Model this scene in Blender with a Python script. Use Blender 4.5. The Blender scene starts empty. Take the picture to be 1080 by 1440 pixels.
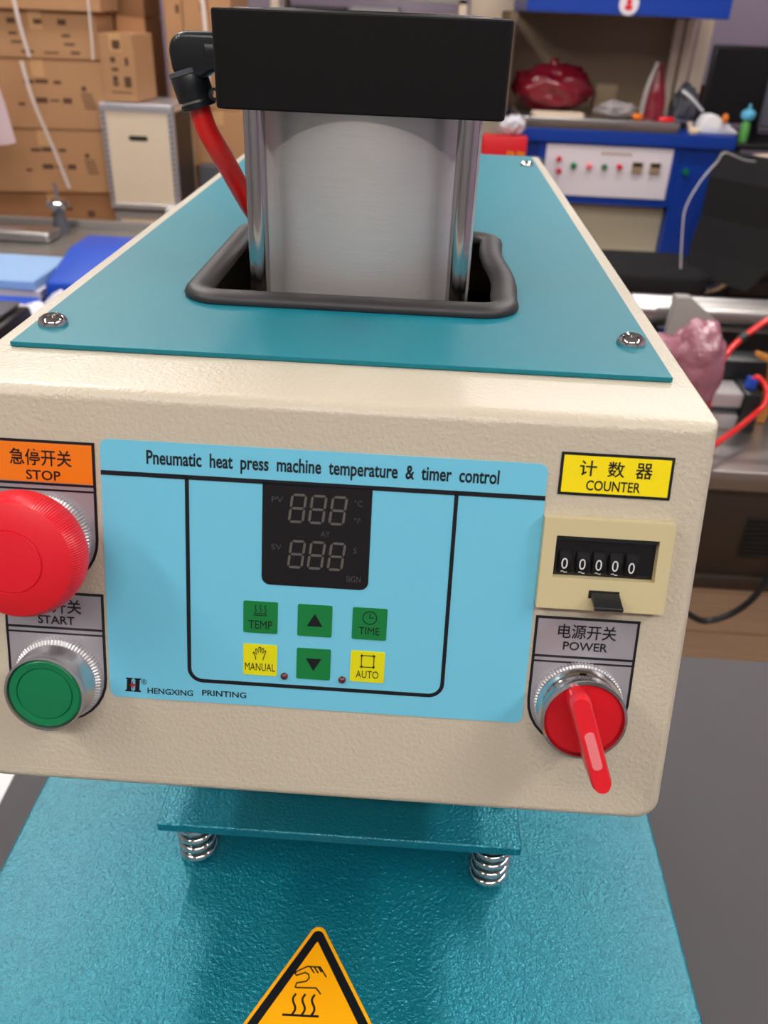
import bpy, bmesh, math, random
from mathutils import Vector, Matrix
random.seed(7)
R_ = math.radians
C = bpy.context.scene.collection
sc = bpy.context.scene

# ------------------------------------------------------------------ camera
cam_d = bpy.data.cameras.new('camera')
cam = bpy.data.objects.new('camera', cam_d); C.objects.link(cam)
cam_d.sensor_fit = 'VERTICAL'; cam_d.sensor_height = 36.0
cam_d.lens = 36.0*1170.5/1440.0
right = Vector((0.99786, 0.05385, 0.03702))
down = Vector((0.05959, -0.51738, -0.85368))
fwd = Vector((-0.02681, 0.85406, -0.51948))
m = Matrix((right, -down, -fwd)).transposed().to_4x4()
m.translation = Vector((0.02895, -0.25936, 0.11583))
cam.matrix_world = m
cam_d.clip_start = 0.01; cam_d.clip_end = 50
cam_d.dof.use_dof = True; cam_d.dof.focus_distance = 0.335
cam_d.dof.aperture_fstop = cam_d.lens/2.0
sc.camera = cam

# ------------------------------------------------------------------ world, exposure
w = bpy.data.worlds.new('world'); sc.world = w; w.use_nodes = True
w.node_tree.nodes['Background'].inputs[0].default_value = (0.75, 0.8, 1, 1)
w.node_tree.nodes['Background'].inputs[1].default_value = 0.15
sc.view_settings.view_transform = 'Standard'; sc.view_settings.look = 'None'
sc.view_settings.gamma = 1; sc.view_settings.use_curve_mapping = False
sc.view_settings.exposure = 0.0
sc.cycles.max_bounces = 8; sc.cycles.sample_clamp_indirect = 4

FLOOR, CEIL = -1.334, 1.50
LAMP = 40.0

# ------------------------------------------------------------------ materials
def lin(c):
    return tuple(((x/255)/12.92 if x/255 <= .04045 else ((x/255+.055)/1.055)**2.4) for x in c)
def mat(name, rgb, rough=.5, metal=0., bump=0., bscale=500., var=0., vscale=20., coat=0., stretch=None,
        emit=None, estr=0., trans=0., spec=.5, alpha=1., rvar=0., sheen=0., bdist=.0005):
    M = bpy.data.materials.new(name); M.use_nodes = True
    nt = M.node_tree; b = nt.nodes['Principled BSDF']
    col = (*lin(rgb), 1)
    b.inputs['Base Color'].default_value = col
    b.inputs['Roughness'].default_value = rough; b.inputs['Metallic'].default_value = metal
    b.inputs['Coat Weight'].default_value = coat; b.inputs['Coat Roughness'].default_value = .15
    b.inputs['Specular IOR Level'].default_value = spec
    b.inputs['Transmission Weight'].default_value = trans; b.inputs['Alpha'].default_value = alpha
    if emit: b.inputs['Emission Color'].default_value = (*lin(emit), 1); b.inputs['Emission Strength'].default_value = estr
    if bump or var or rvar:
        g = nt.nodes.new('ShaderNodeTexCoord'); mp = nt.nodes.new('ShaderNodeMapping')
        nt.links.new(g.outputs['Object'], mp.inputs[0])
        if stretch: mp.inputs['Scale'].default_value = stretch
    if bump:
        n = nt.nodes.new('ShaderNodeTexNoise'); n.inputs['Scale'].default_value = bscale; n.inputs['Detail'].default_value = 2
        nt.links.new(mp.outputs[0], n.inputs['Vector'])
        bu = nt.nodes.new('ShaderNodeBump'); bu.inputs['Strength'].default_value = bump; bu.inputs['Distance'].default_value = bdist
        nt.links.new(n.outputs['Fac'], bu.inputs['Height']); nt.links.new(bu.outputs[0], b.inputs['Normal'])
    if var:
        n2 = nt.nodes.new('ShaderNodeTexNoise'); n2.inputs['Scale'].default_value = vscale; n2.inputs['Detail'].default_value = 4
        nt.links.new(mp.outputs[0], n2.inputs['Vector'])
        mx = nt.nodes.new('ShaderNodeMix'); mx.data_type = 'RGBA'
        mx.inputs[6].default_value = (*[c*(1-var) for c in col[:3]], 1); mx.inputs[7].default_value = (*[min(1, c*(1+var)) for c in col[:3]], 1)
        nt.links.new(n2.outputs['Fac'], mx.inputs[0]); nt.links.new(mx.outputs[2], b.inputs['Base Color'])
    if rvar:
        n3 = nt.nodes.new('ShaderNodeTexNoise'); n3.inputs['Scale'].default_value = vscale*.7
        nt.links.new(mp.outputs[0], n3.inputs['Vector'])
        mr = nt.nodes.new('ShaderNodeMapRange'); mr.inputs[3].default_value = max(.02, rough-rvar); mr.inputs[4].default_value = rough+rvar
        nt.links.new(n3.outputs['Fac'], mr.inputs[0]); nt.links.new(mr.outputs[0], b.inputs['Roughness'])
    return M
M_beige = mat('beige_textured_paint', (196,187,168), .33, bump=.6, bscale=620, bdist=.0007, coat=.12, var=.03, vscale=60)
M_teal = mat('teal_paint', (8,120,137), .44, bump=.10, bscale=900, var=.06, vscale=300, spec=.35)
M_teal_h = mat('teal_hammer_paint', (8,128,148), .27, metal=.4, bump=1.0, bscale=600, bdist=.0011, var=.25, vscale=700, coat=.35)
M_teal_h.node_tree.nodes['Principled BSDF'].inputs['Coat Roughness'].default_value = .32
M_rubber = mat('dark_rubber', (44,42,44), .5, bump=.1, bscale=300)
M_blackano = mat('black_anodised', (9,8,9), .55, spec=.25, bump=.35, bscale=260, stretch=(9,9,.25), bdist=.0003)
M_alu = mat('brushed_aluminium', (206,203,203), .42, metal=.55, bump=.25, bscale=160, stretch=(1,1,14), bdist=.0003, var=.05, vscale=40)
M_chrome = mat('chrome', (215,215,215), .09, metal=1)
M_rod = mat('chromed_rod', (190,188,190), .13, metal=1, bump=.15, bscale=90, stretch=(1,1,.1), bdist=.0004)
M_steel = mat('satin_steel', (190,188,186), .28, metal=1)
M_knurl = mat('knurled_metal', (200,200,203), .42, metal=.6)
M_satin = mat('satin_nickel', (205,204,206), .27, metal=.9)
M_blackpl = mat('black_plastic', (22,26,30), .35)
M_wheel = mat('matte_wheel', (20,20,22), .7, spec=.2)
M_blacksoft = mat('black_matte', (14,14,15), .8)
M_redhose = mat('red_hose', (222,28,22), .3, coat=.4)
M_redbtn = mat('red_button_plastic', (222,24,42), .38)
M_redsel = mat('red_selector_plastic', (205,12,30), .4)
M_redlev = mat('red_lever_plastic', (232,30,45), .3)
M_pink = mat('pale_pink_insert', (242,130,135), .35)
M_green = mat('green_button_plastic', (8,118,74), .32)
M_panel = mat('sky_blue_foil', (112,198,228), .3, spec=.4)
M_ink = mat('black_ink', (10,13,22), .4)
M_redink = mat('red_ink', (190,20,35), .4)
M_keyg = mat('green_key_print', (8,122,58), .35)
M_keyy = mat('yellow_key_print', (222,218,8), .35)
M_disp = mat('smoked_display', (16,16,20), .16)
M_seg = mat('unlit_segment', (88,84,80), .5)
M_dim = mat('dim_print', (62,61,63), .5)
M_led = mat('dark_red_lamp', (90,28,34), .2, coat=.5)
M_lab_grey = mat('silver_label', (168,164,172), .36, metal=.35)
M_orange = mat('orange_label', (236,122,12), .4)
M_yellow = mat('yellow_label', (248,226,0), .4)
M_amber = mat('amber_label', (255,176,0), .35)
M_bezel = mat('cream_bezel', (205,192,150), .38)
M_white = mat('white_print', (220,222,226), .5)
M_mat = mat('grey_mat', (84,82,85), .75, bump=.1, bscale=200, var=.04, vscale=8)
M_paper = mat('white_paper', (236,236,240), .7)
M_wood = mat('wood_plank', (168,134,100), .55, var=.22, vscale=6, stretch=(1,9,9))
M_gap = mat('floor_base', (60,44,32), .8)
M_wall = mat('lilac_grey_wall', (176,162,182), .85, var=.05, vscale=3)
M_wall2 = mat('off_white_wall', (150,150,154), .85)
M_ceil = mat('white_ceiling', (196,196,196), .9)
M_card = mat('kraft_cardboard', (182,138,98), .85, var=.06, vscale=12)
M_card2 = mat('kraft_cardboard_brown', (158,112,74), .85, var=.08, vscale=9)
M_cardink = mat('carton_print', (92,66,50), .9)
M_tape = mat('packing_tape', (205,160,112), .4)
M_strap = mat('white_strap', (225,212,205), .5)
M_cream = mat('cream_board', (232,214,190), .6, var=.03, vscale=5)
M_aluedge = mat('aluminium_edging', (205,205,210), .35, metal=.7)
M_stain = mat('stainless_sheet', (172,168,164), .34, metal=.85, rvar=.08, vscale=6)
M_greyp = mat('grey_paint', (150,146,142), .5)
M_bluebin = mat('blue_plastic', (30,78,190), .4)
M_bluem = mat('blue_machine_paint', (0,58,160), .38)
M_ltblue = mat('light_blue_film', (150,190,235), .35)
M_cyan = mat('cyan_plastic', (100,190,225), .35)
M_wplastic = mat('white_plastic_bag', (215,215,225), .3, bump=.8, bscale=30, bdist=.01)
M_clear = mat('cloudy_clear_film', (205,198,198), .25, trans=.55, bump=.8, bscale=25, bdist=.01)
M_redbag = mat('red_film', (128,20,38), .25, bump=1, bscale=22, bdist=.012, coat=.3)
M_pinkfilm = mat('pink_bubble_film', (172,112,128), .2, bump=1, bscale=35, bdist=.01, trans=.15, coat=.4)
M_tan = mat('tan_board', (168,146,118), .7)
M_tand = mat('dark_tan_board', (128,108,84), .75)
M_lcream = mat('light_cream_panel', (200,192,165), .6)
M_wpanel = mat('white_control_plate', (232,226,235), .25)
M_fabric = mat('black_fabric', (20,20,24), .9, bump=.4, bscale=400)
M_darkbr = mat('dark_brown_steel', (66,56,48), .5, metal=.3)
M_slot = mat('vent_slot', (22,18,16), .8)
M_brass = mat('orange_bracket', (196,132,50), .45)
M_monitor = mat('monitor_black', (16,15,17), .4)
M_greyd = mat('dark_grey_plastic', (84,86,94), .5)
M_redpack = mat('red_packet', (214,24,36), .4)
M_yprint = mat('yellow_print', (245,180,30), .5)
M_lime = mat('green_liquid', (90,165,80), .3)
M_maroon = mat('maroon_plastic', (110,10,22), .5)
M_peach = mat('peach_sheet', (236,208,214), .6)
M_lamp = mat('lamp_diffuser', (255,255,255), .5, emit=(255,249,243), estr=LAMP)

# ------------------------------------------------------------------ helpers
def finish(name, me, material, parent=None, smooth=35, wn=False, loc=None):
    """Link a mesh given in world coordinates; its origin goes to the middle of its bounds."""
    if smooth:
        for p in me.polygons: p.use_smooth = True
        me.set_sharp_from_angle(angle=R_(smooth))
    if loc is None:
        vs = [v.co for v in me.vertices]
        lo = Vector([min(v[i] for v in vs) for i in range(3)]); hi = Vector([max(v[i] for v in vs) for i in range(3)])
        loc = (lo+hi)/2
    loc = Vector(loc)
    me.transform(Matrix.Translation(-loc))
    o = bpy.data.objects.new(name, me); C.objects.link(o)
    if material: me.materials.clear(); me.materials.append(material)
    if parent is not None:
        o.parent = parent; o.location = loc-wloc(parent)
    else: o.location = loc
    if wn:
        md = o.modifiers.new('wn', 'WEIGHTED_NORMAL'); md.keep_sharp = True
    return o
def wloc(o):
    v = Vector(o.location)
    while o.parent: o = o.parent; v = v+Vector(o.location)
    return v
def obj(name, bm, material, parent=None, smooth=35, wn=False, M=None, loc=None):
    if M is not None: bm.transform(M)
    bmesh.ops.recalc_face_normals(bm, faces=bm.faces[:])
    me = bpy.data.meshes.new(name); bm.to_mesh(me); bm.free()
    return finish(name, me, material, parent, smooth, wn, loc)
def tag(o, label, cat, group=None):
    o['label'] = label; o['category'] = cat
    if group: o['group'] = group
    return o
def thing(name, loc, label, cat, group=None):
    o = bpy.data.objects.new(name, None); C.objects.link(o); o.location = loc; o.empty_display_size = .02
    return tag(o, label, cat, group)
def struct(o): o['kind'] = 'structure'; return o
def stuff(o): o['kind'] = 'stuff'; return o
def newbm(): return bmesh.new()
def box(bm, x0, x1, y0, y1, z0, z1, bev=0, seg=2, M=None):
    b = bmesh.new(); bmesh.ops.create_cube(b, size=1)
    for v in b.verts:
        v.co = Vector(((x0+x1)/2+v.co.x*(x1-x0), (y0+y1)/2+v.co.y*(y1-y0), (z0+z1)/2+v.co.z*(z1-z0)))
    if bev: bmesh.ops.bevel(b, geom=b.edges[:], offset=bev, segments=seg, profile=.5, affect='EDGES')
    return merge(bm, b, M)
def merge(bm, b, M=None):
    if M is not None: b.transform(M)
    me = bpy.data.meshes.new('tmp'); b.to_mesh(me); b.free(); bm.from_mesh(me); bpy.data.meshes.remove(me)
    return bm
def bx(x0, x1, y0, y1, z0, z1, bev=0, seg=2, M=None): return box(newbm(), x0, x1, y0, y1, z0, z1, bev, seg, M)
def prism(bm, pts, h0, h1, M=None, bev=0, seg=2):
    """Extrude the outline pts (x, y) from h0 to h1 along z."""
    b = bmesh.new()
    f = b.faces.new([b.verts.new((p[0], p[1], h0)) for p in pts])
    r = bmesh.ops.extrude_face_region(b, geom=[f])
    for v in r['geom']:
        if isinstance(v, bmesh.types.BMVert): v.co.z = h1
    bmesh.ops.recalc_face_normals(b, faces=b.faces[:])
    if bev: bmesh.ops.bevel(b, geom=b.edges[:], offset=bev, segments=seg, profile=.5, affect='EDGES')
    return merge(bm, b, M)
def lathe(bm, prof, n=48, M=None, teeth=0, tooth=0., trange=None):
    """Revolve prof [(r, z)] about z. With teeth, radii inside trange are serrated."""
    b = bmesh.new(); rings = []
    for i, (r, z) in enumerate(prof):
        if r < 1e-7: rings.append([b.verts.new((0, 0, z))]); continue
        ring = []
        for k in range(n):
            rr = r
            if teeth and trange[0] <= i <= trange[1] and k % 2: rr = r-tooth
            a = 2*math.pi*k/n
            ring.append(b.verts.new((rr*math.cos(a), rr*math.sin(a), z)))
        rings.append(ring)
    for A, B in zip(rings, rings[1:]):
        if len(A) == 1 and len(B) == 1: continue
        for k in range(n):
            k2 = (k+1) % n
            if len(A) == 1: b.faces.new((A[0], B[k], B[k2]))
            elif len(B) == 1: b.faces.new((A[k], A[k2], B[0]))
            else: b.faces.new((A[k], A[k2], B[k2], B[k]))
    return merge(bm, b, M)
def smooth_path(pts, n=8, closed=False):
    P = [Vector(p) for p in pts]; out = []; N = len(P)
    rng = range(N) if closed else range(N-1)
    for i in rng:
        if closed: a, b, c, d = P[(i-1) % N], P[i], P[(i+1) % N], P[(i+2) % N]
        else: a, b, c, d = P[max(i-1, 0)], P[i], P[i+1], P[min(i+2, N-1)]
        for k in range(n):
            t = k/n
            out.append(.5*((2*b)+(c-a)*t+(2*a-5*b+4*c-d)*t*t+(3*b-a-3*c+d)*t**3))
    if not closed: out.append(P[-1])
    return out
def tube(bm, pts, r, n=10, closed=False, sx=1., sy=1., up=Vector((0, 0, 1))):
    b = bmesh.new(); rings = []; N = len(pts); prev = None
    P = [Vector(p) for p in pts]
    for i in range(N):
        if closed: t = (P[(i+1) % N]-P[i-1]).normalized()
        else: t = (P[min(i+1, N-1)]-P[max(i-1, 0)]).normalized()
        if prev is None:
            u = up if abs(t.dot(up)) < .95 else Vector((1, 0, 0))
            side = t.cross(u).normalized()
        else:
            side = (prev-t*prev.dot(t)).normalized()
        prev = side; upv = side.cross(t).normalized()
        rr = r[i] if isinstance(r, (list, tuple)) else r
        rings.append([b.verts.new(P[i]+side*math.cos(2*math.pi*k/n)*rr*sx+upv*math.sin(2*math.pi*k/n)*rr*sy) for k in range(n)])
    M_ = N if closed else N-1
    for i in range(M_):
        A, B = rings[i], rings[(i+1) % N]
        for k in range(n): b.faces.new((A[k], A[(k+1) % n], B[(k+1) % n], B[k]))
    if not closed: b.faces.new(rings[0]); b.faces.new(rings[-1][::-1])
    return merge(bm, b)
def rrect(x0, x1, y0, y1, r=0, n=5, corners=(1, 1, 1, 1)):
    """Outline; corners = bottom-left, bottom-right, top-right, top-left."""
    out = []
    for (cx, cy, a0, on) in ((x0, y0, 180, corners[0]), (x1, y0, 270, corners[1]), (x1, y1, 0, corners[2]), (x0, y1, 90, corners[3])):
        if not r or not on: out.append((cx, cy)); continue
        rr = r*on
        ox = cx+rr*(1 if cx == x0 else -1); oy = cy+rr*(1 if cy == y0 else -1)
        for k in range(n+1):
            a = R_(a0+90*k/n); out.append((ox+rr*math.cos(a), oy+rr*math.sin(a)))
    return out
def strokes(bm, lines, wd, h0, h1, M=None):
    """Flat ribbons along 2D polylines, lifted from h0 to h1."""
    for L in lines:
        P = [Vector(p) for p in L]; N = len(P); A, B = [], []
        closed = (P[0]-P[-1]).length < 1e-9
        for i in range(N):
            if closed and i in (0, N-1): d = (P[1]-P[0]).normalized()+(P[-1]-P[-2]).normalized()
            else:
                d = Vector((0, 0))
                if i < N-1: d += (P[i+1]-P[i]).normalized()
                if i > 0: d += (P[i]-P[i-1]).normalized()
            d = d.normalized() if d.length > 1e-9 else Vector((1, 0))
            nrm = Vector((-d.y, d.x))
            k = 1.
            if 0 < i < N-1 or closed:
                e = (P[1]-P[0]).normalized() if i in (0, N-1) else (P[i]-P[i-1]).normalized()
                k = 1/max(.45, abs(Vector((-e.y, e.x)).dot(nrm)))
            A.append(P[i]+nrm*wd/2*k); B.append(P[i]-nrm*wd/2*k)
        for i in range(N-1):
            prism(bm, [A[i], B[i], B[i+1], A[i+1]], h0, h1, M)
    return bm
def text_bm(s, x0, x1, y0, y1, h0, M=None, bm=None, shear=0., bold=0., th=.00008):
    """Letters fitted to the rectangle x0..x1, y0..y1, lying on h0."""
    cu = bpy.data.curves.new('lettering', 'FONT'); cu.body = s; cu.extrude = 1e-3; cu.shear = shear; cu.offset = bold
    cu.resolution_u = 3
    o = bpy.data.objects.new('lettering_tmp', cu); C.objects.link(o)
    dg = bpy.context.evaluated_depsgraph_get(); dg.update()
    me = bpy.data.meshes.new_from_object(o.evaluated_get(dg))
    bpy.data.objects.remove(o); bpy.data.curves.remove(cu)
    b = bmesh.new(); b.from_mesh(me); bpy.data.meshes.remove(me)
    xs = [v.co.x for v in b.verts]; ys = [v.co.y for v in b.verts]
    if not xs: return bm or newbm()
    ax, bx_, ay, by = min(xs), max(xs), min(ys), max(ys)
    for v in b.verts:
        v.co.x = x0+(v.co.x-ax)/(bx_-ax)*(x1-x0); v.co.y = y0+(v.co.y-ay)/(by-ay)*(y1-y0)
        v.co.z = h0+(th if v.co.z > 0 else 0)
    if bm is None: bm = newbm()
    return merge(bm, b, M)
def blob(bm, c, r, sx=1, sy=1, sz=1, sub=3, amp=.15, fr=3., seed=0, M=None):
    from mathutils import noise
    b = bmesh.new(); bmesh.ops.create_icosphere(b, subdivisions=sub, radius=1)
    for v in b.verts:
        d = v.co.normalized(); k = 1+amp*noise.noise(d*fr+Vector((seed, seed*1.7, 0)))*2+amp*.5*noise.noise(d*fr*3+Vector((seed, 0, 3)))
        v.co = Vector((d.x*sx, d.y*sy, d.z*sz))*r*k
    b.transform(Matrix.Translation(c))
    return merge(bm, b, M)
def rotz(cx, cy, deg): return Matrix.Translation((cx, cy, 0)) @ Matrix.Rotation(R_(deg), 4, 'Z') @ Matrix.Translation((-cx, -cy, 0))
def arc(cx, cy, r, a0, a1, n=12): return [(cx+r*math.cos(R_(a0+(a1-a0)*k/n)), cy+r*math.sin(R_(a0+(a1-a0)*k/n))) for k in range(n+1)]

# ------------------------------------------------------------------ room
X0, X1, Y0, Y1 = -2.7, 2.7, -2.4, 5.25
floor = struct(obj('floor', bx(X0, X1, Y0, Y1, FLOOR-.06, FLOOR-.012), M_gap))
pw, pl = .19, 1.29
pm = bpy.data.meshes.new('plank'); b_ = bx(-pl/2+.0015, pl/2-.0015, -pw/2+.0015, pw/2-.0015, -.012, 0, .0015, 1); b_.to_mesh(pm); b_.free(); pm.materials.append(M_wood)
row = 0; y = Y0+pw/2
while y < Y1-.02:
    xs_ = [X0]+[x for x in [X0+.1+(row*.47) % pl+k*pl for k in range(6)] if x < X1-.1]+[X1]
    for xa, xb in zip(xs_, xs_[1:]):
        o = bpy.data.objects.new('plank', pm); C.objects.link(o); o.parent = floor
        o.scale = ((xb-xa)/pl, 1, 1); o.location = Vector(((xa+xb)/2, y, FLOOR))-floor.location
    y += pw; row += 1
struct(obj('ceiling', bx(X0, X1, Y0, Y1, CEIL, CEIL+.05), M_ceil))
struct(obj('wall_back', bx(X0, X1, Y1, Y1+.1, FLOOR-.06, CEIL), M_wall))
struct(obj('wall_left', bx(X0-.1, X0, Y0, Y1, FLOOR-.06, CEIL), M_wall2))
struct(obj('wall_right', bx(X1, X1+.1, Y0, Y1, FLOOR-.06, CEIL), M_wall))
struct(obj('wall_front', bx(X0, X1, Y0-.1, Y0, FLOOR-.06, CEIL), M_wall2))

def ceiling_lamp(x, y, lx, ly, label):
    t = thing('ceiling_lamp', (x, y, CEIL), label, 'lamp')
    obj('lamp_housing', bx(x-lx/2-.03, x+lx/2+.03, y-ly/2-.03, y+ly/2+.03, CEIL-.06, CEIL-.001, .006), M_greyp, t, wn=True)
    obj('diffuser', bx(x-lx/2, x+lx/2, y-ly/2, y+ly/2, CEIL-.075, CEIL-.0601), M_lamp, t, smooth=0)
for args in [(0.0, -1.35, 1.3, .14, 'long batten lamp on the ceiling behind the viewpoint'),
             (-1.35, -.55, .14, 1.3, 'long batten lamp on the ceiling left of the worktable'),
             (1.35, -.55, .14, 1.3, 'long batten lamp on the ceiling right of the worktable'),
             (-.95, 1.3, .14, 1.3, 'long batten lamp on the ceiling ahead of the press, left row'),
             (.95, 1.3, .14, 1.3, 'long batten lamp on the ceiling ahead of the press, right row'),
             (-1.3, 2.9, 1.3, .14, 'long batten lamp on the ceiling above the cartons'),
             (.9, 3.3, 1.3, .14, 'long batten lamp on the ceiling before the blue machine')]:
    ceiling_lamp(*args)

# ------------------------------------------------------------------ worktable under the press
TZ = -.60
wt = thing('worktable', (.3, 0, FLOOR), 'worktable topped with a dark grey mat under the heat press', 'table')
obj('tabletop', bx(-.62, 1.3, -.7, .602, TZ-.035, TZ-.004, .003), M_greyp, wt, wn=True)
obj('mat', bx(-.60, 1.28, -.68, .598, TZ-.004, TZ, .0015), M_mat, wt)
for x in (-.58, 1.25):
    for y in (-.65, .565): obj('leg', bx(x-.02, x+.02, y-.02, y+.02, FLOOR, TZ-.035, .003), M_greyp, wt)
# paper lying on the mat, lower left
pb = newbm(); prism(pb, [(-.62+.02, .02), (-.363, .06), (-.372, .34), (-.60, .33)], TZ, TZ+.0008)
tag(obj('paper_sheet', pb, M_paper), 'white sheet of paper lying on the grey mat left of the press', 'paper')

# ------------------------------------------------------------------ the heat press
press = thing('heat_press', (0, .2, TZ), 'pneumatic heat press with beige control head, teal covers and black topped air cylinder', 'heat press')
PHI = R_(15.66); sP, cP = math.sin(PHI), math.cos(PHI)
FM = Matrix(((1, 0, 0, 0), (0, sP, -cP, 0), (0, cP, sP, 0), (0, 0, 0, 1)))     # face frame: x right, y up the face, z out of it
HW, HL = .1328, .585
# housing: bevelled prism, hollowed from above
hb = newbm()
def face_rings():
    """Rings from the rounded front face back to the rear: (inset, setback) steps give the soft front edge."""
    out = []
    for k in range(7):
        a = R_(90*k/6); r = .0042
        out.append((r*(1-math.sin(a)), r*(1-math.cos(a))))
    return out
b = bmesh.new(); rings = []
for ins, back in face_rings():
    L = rrect(-HW+ins, HW-ins, -.1554+ins, 0-ins, .0085, 8, (1, 1, .14, .14))
    rings.append([b.verts.new(FM @ Vector((x, y_, 0))+Vector((0, back, 0))) for x, y_ in L])
rings.append([b.verts.new((v.co.x, HL, v.co.z)) for v in rings[-1]])
for A, B in zip(rings, rings[1:]):
    for k in range(len(A)): b.faces.new((A[k], A[(k+1) % len(A)], B[(k+1) % len(A)], B[k]))
b.faces.new(rings[0][::-1]); b.faces.new(rings[-1]); bmesh.ops.recalc_face_normals(b, faces=b.faces[:])
me = bpy.data.meshes.new('housing'); b.to_mesh(me); b.free()
ho = bpy.data.objects.new('h', me); C.objects.link(ho)
cb = bx(-.108, .108, .06, .52, -.125, .03); cme = bpy.data.meshes.new('c'); cb.to_mesh(cme); cb.free()
co = bpy.data.objects.new('c', cme); C.objects.link(co)
md = ho.modifiers.new('b', 'BOOLEAN'); md.operation = 'DIFFERENCE'; md.object = co; md.solver = 'EXACT'
dg = bpy.context.evaluated_depsgraph_get(); dg.update()
hm = bpy.data.meshes.new_from_object(ho.evaluated_get(dg))
bpy.data.objects.remove(ho); bpy.data.objects.remove(co)
finish('housing', hm, M_beige, press, 40, wn=True)

sm_ = newbm()
for ua, ub in ((-.124, -.030), (-.022, -.012), (-.003, .052)):
    strokes(sm_, [[(ua+(ub-ua)*k/14, -.1493+random.uniform(-.00012, .00012)) for k in range(15)]], .00035, -.0002, .0001, FM)
obj('paint_seam', sm_, M_beige, press, 0)

# teal top cover with a rounded opening
def plate_with_hole(outer, inner, z0, z1, bev=0):
    cu = bpy.data.curves.new('plate', 'CURVE'); cu.dimensions = '2D'; cu.fill_mode = 'BOTH'
    for L in (outer, inner):
        sp = cu.splines.new('POLY'); sp.points.add(len(L)-1); sp.use_cyclic_u = True
        for p, q in zip(sp.points, L): p.co = (q[0], q[1], 0, 1)
    cu.extrude = (z1-z0)/2-bev; cu.bevel_depth = bev; cu.offset = -bev
    o = bpy.data.objects.new('plate_tmp', cu); C.objects.link(o)
    dg = bpy.context.evaluated_depsgraph_get(); dg.update()
    me = bpy.data.meshes.new_from_object(o.evaluated_get(dg)); bpy.data.objects.remove(o)
    me.transform(Matrix.Translation((0, 0, (z0+z1)/2))); return me
hole = rrect(-.0703, .0673, .0977, .2343, .0115, 6)
CT = .0022
cov = finish('top_cover', plate_with_hole([(-.1245, .0352), (.1245, .0352), (.1245, .572), (-.1245, .572)], hole, .0002, CT, .0003), M_teal, press, 30)
def screw(x, y, z, parent, r=.0058):
    b = newbm()
    lathe(b, [(0, .0012), (r*.36, .0012), (r*.42, .0030), (r*.62, .0036), (r*.88, .0026), (r, .0010), (r, 0), (0, 0)], 28, Matrix.Translation((x, y, z)))
    s = obj('screw', b, M_chrome, parent, 40)
    c = newbm(); box(c, x-r*.30, x+r*.30, y-.0006, y+.0006, z+.0012, z+.0014); box(c, x-.0006, x+.0006, y-r*.30, y+r*.30, z+.0012, z+.0015)
    return s
for x, y in ((-.1165, .057), (.1160, .0705), (.1147, .517), (-.1150, .517)): screw(x, y, CT, cov)
# rubber edging round the opening
gp = [(p[0], p[1], CT+.0012) for p in rrect(-.0705, .0675, .0975, .2345, .012, 6)]
gb = newbm()
dense = []
for i in range(len(gp)):
    a, c = Vector(gp[i]), Vector(gp[(i+1) % len(gp)]); n = max(1, int((c-a).length/.01))
    for k in range(n):
        q = a.lerp(c, k/n)
        if q.x > .06 and .12 < q.y < .23: q.x += .0016*math.sin((q.y-.12)/.11*math.pi*2.2)
        dense.append(q)
tube(gb, dense, .0062, 12, True, 1.0, .62)
obj('rubber_edging', gb, M_rubber, press, 60)
# dark interior of the head under the opening
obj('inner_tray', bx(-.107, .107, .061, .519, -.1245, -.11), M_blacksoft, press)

# air cylinder
cyl = bpy.data.objects.new('air_cylinder', None); C.objects.link(cyl); cyl.parent = press; cyl.location = Vector((0.001, .168, -.11))-wloc(press)
CY, CX = .168, .0003
tb = newbm(); lathe(tb, [(0, -.11), (.0535, -.11), (.0535, .078), (0, .078)], 96, Matrix.Translation((CX, CY, 0)))
obj('barrel', tb, M_alu, cyl, 40)
BT = .1128
eb = newbm(); prism(eb, rrect(CX-.0590, CX+.0590, CY-.0570, CY+.0570, .004, 4), .0775, BT, bev=.0006, seg=1)
ec = obj('end_cap', eb, M_blackano, cyl, 40, wn=True)
rb = newbm(); lathe(rb, [(.030, BT+.0001), (.030, BT+.0005), (.044, BT+.0005), (.045, BT+.0001)], 64, Matrix.Translation((CX, CY, 0)))
obj('cap_ring', rb, M_blackano, ec)
for sx in (-1, 1):
    for sy in (-1, 1):
        q = newbm(); lathe(q, [(0, -.11), (.0046, -.11), (.0046, .078), (0, .078)], 32, Matrix.Translation((CX+sx*.0452, CY+sy*.0455, 0)))
        obj('tie_rod', q, M_rod, cyl, 40)
        q = newbm(); lathe(q, [(0, BT), (.0065, BT), (.0065, BT+.0003), (.0045, BT+.0005), (0, BT+.0004)], 6, Matrix.Translation((CX+sx*.0452, CY+sy*.0455, 0)))
        obj('rod_nut', q, M_steel, cyl, 20)
obj('base_cap', bx(CX-.0545, CX+.0545, CY-.0545, CY+.0545, -.110, -.085, .001), M_blackano, cyl)
# elbow fitting and hose
el = bpy.data.objects.new('elbow_fitting', None); C.objects.link(el); el.parent = press; el.location = Vector((-.075, .15, .09))-wloc(press)
EY = .148
e1 = newbm()
prism(e1, [(-.0612, .0885), (-.0612, .1035)]+arc(-.0765, .0955, .0080, 90, 185, 8)+[(-.0835, .0870), (-.0700, .0855), (-.0672, .0885)], EY-.0070, EY+.0070, Matrix(((1, 0, 0, 0), (0, 0, 1, 0), (0, 1, 0, 0), (0, 0, 0, 1))), .0024, 3)
obj('elbow_body', e1, M_blackpl, el, 50)
e2 = newbm(); lathe(e2, [(.0066, 0), (.0078, .0008), (.0078, .0088), (.0066, .0096)], 28, Matrix.Translation((-.0692, EY, .0957)) @ Matrix.Rotation(R_(90), 4, 'Y')); obj('thread_collar', e2, M_blackpl, el, 40)
ax = Vector((.30, 0, -1)).normalized(); st = Vector((-.0785, EY, .0880))
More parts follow.
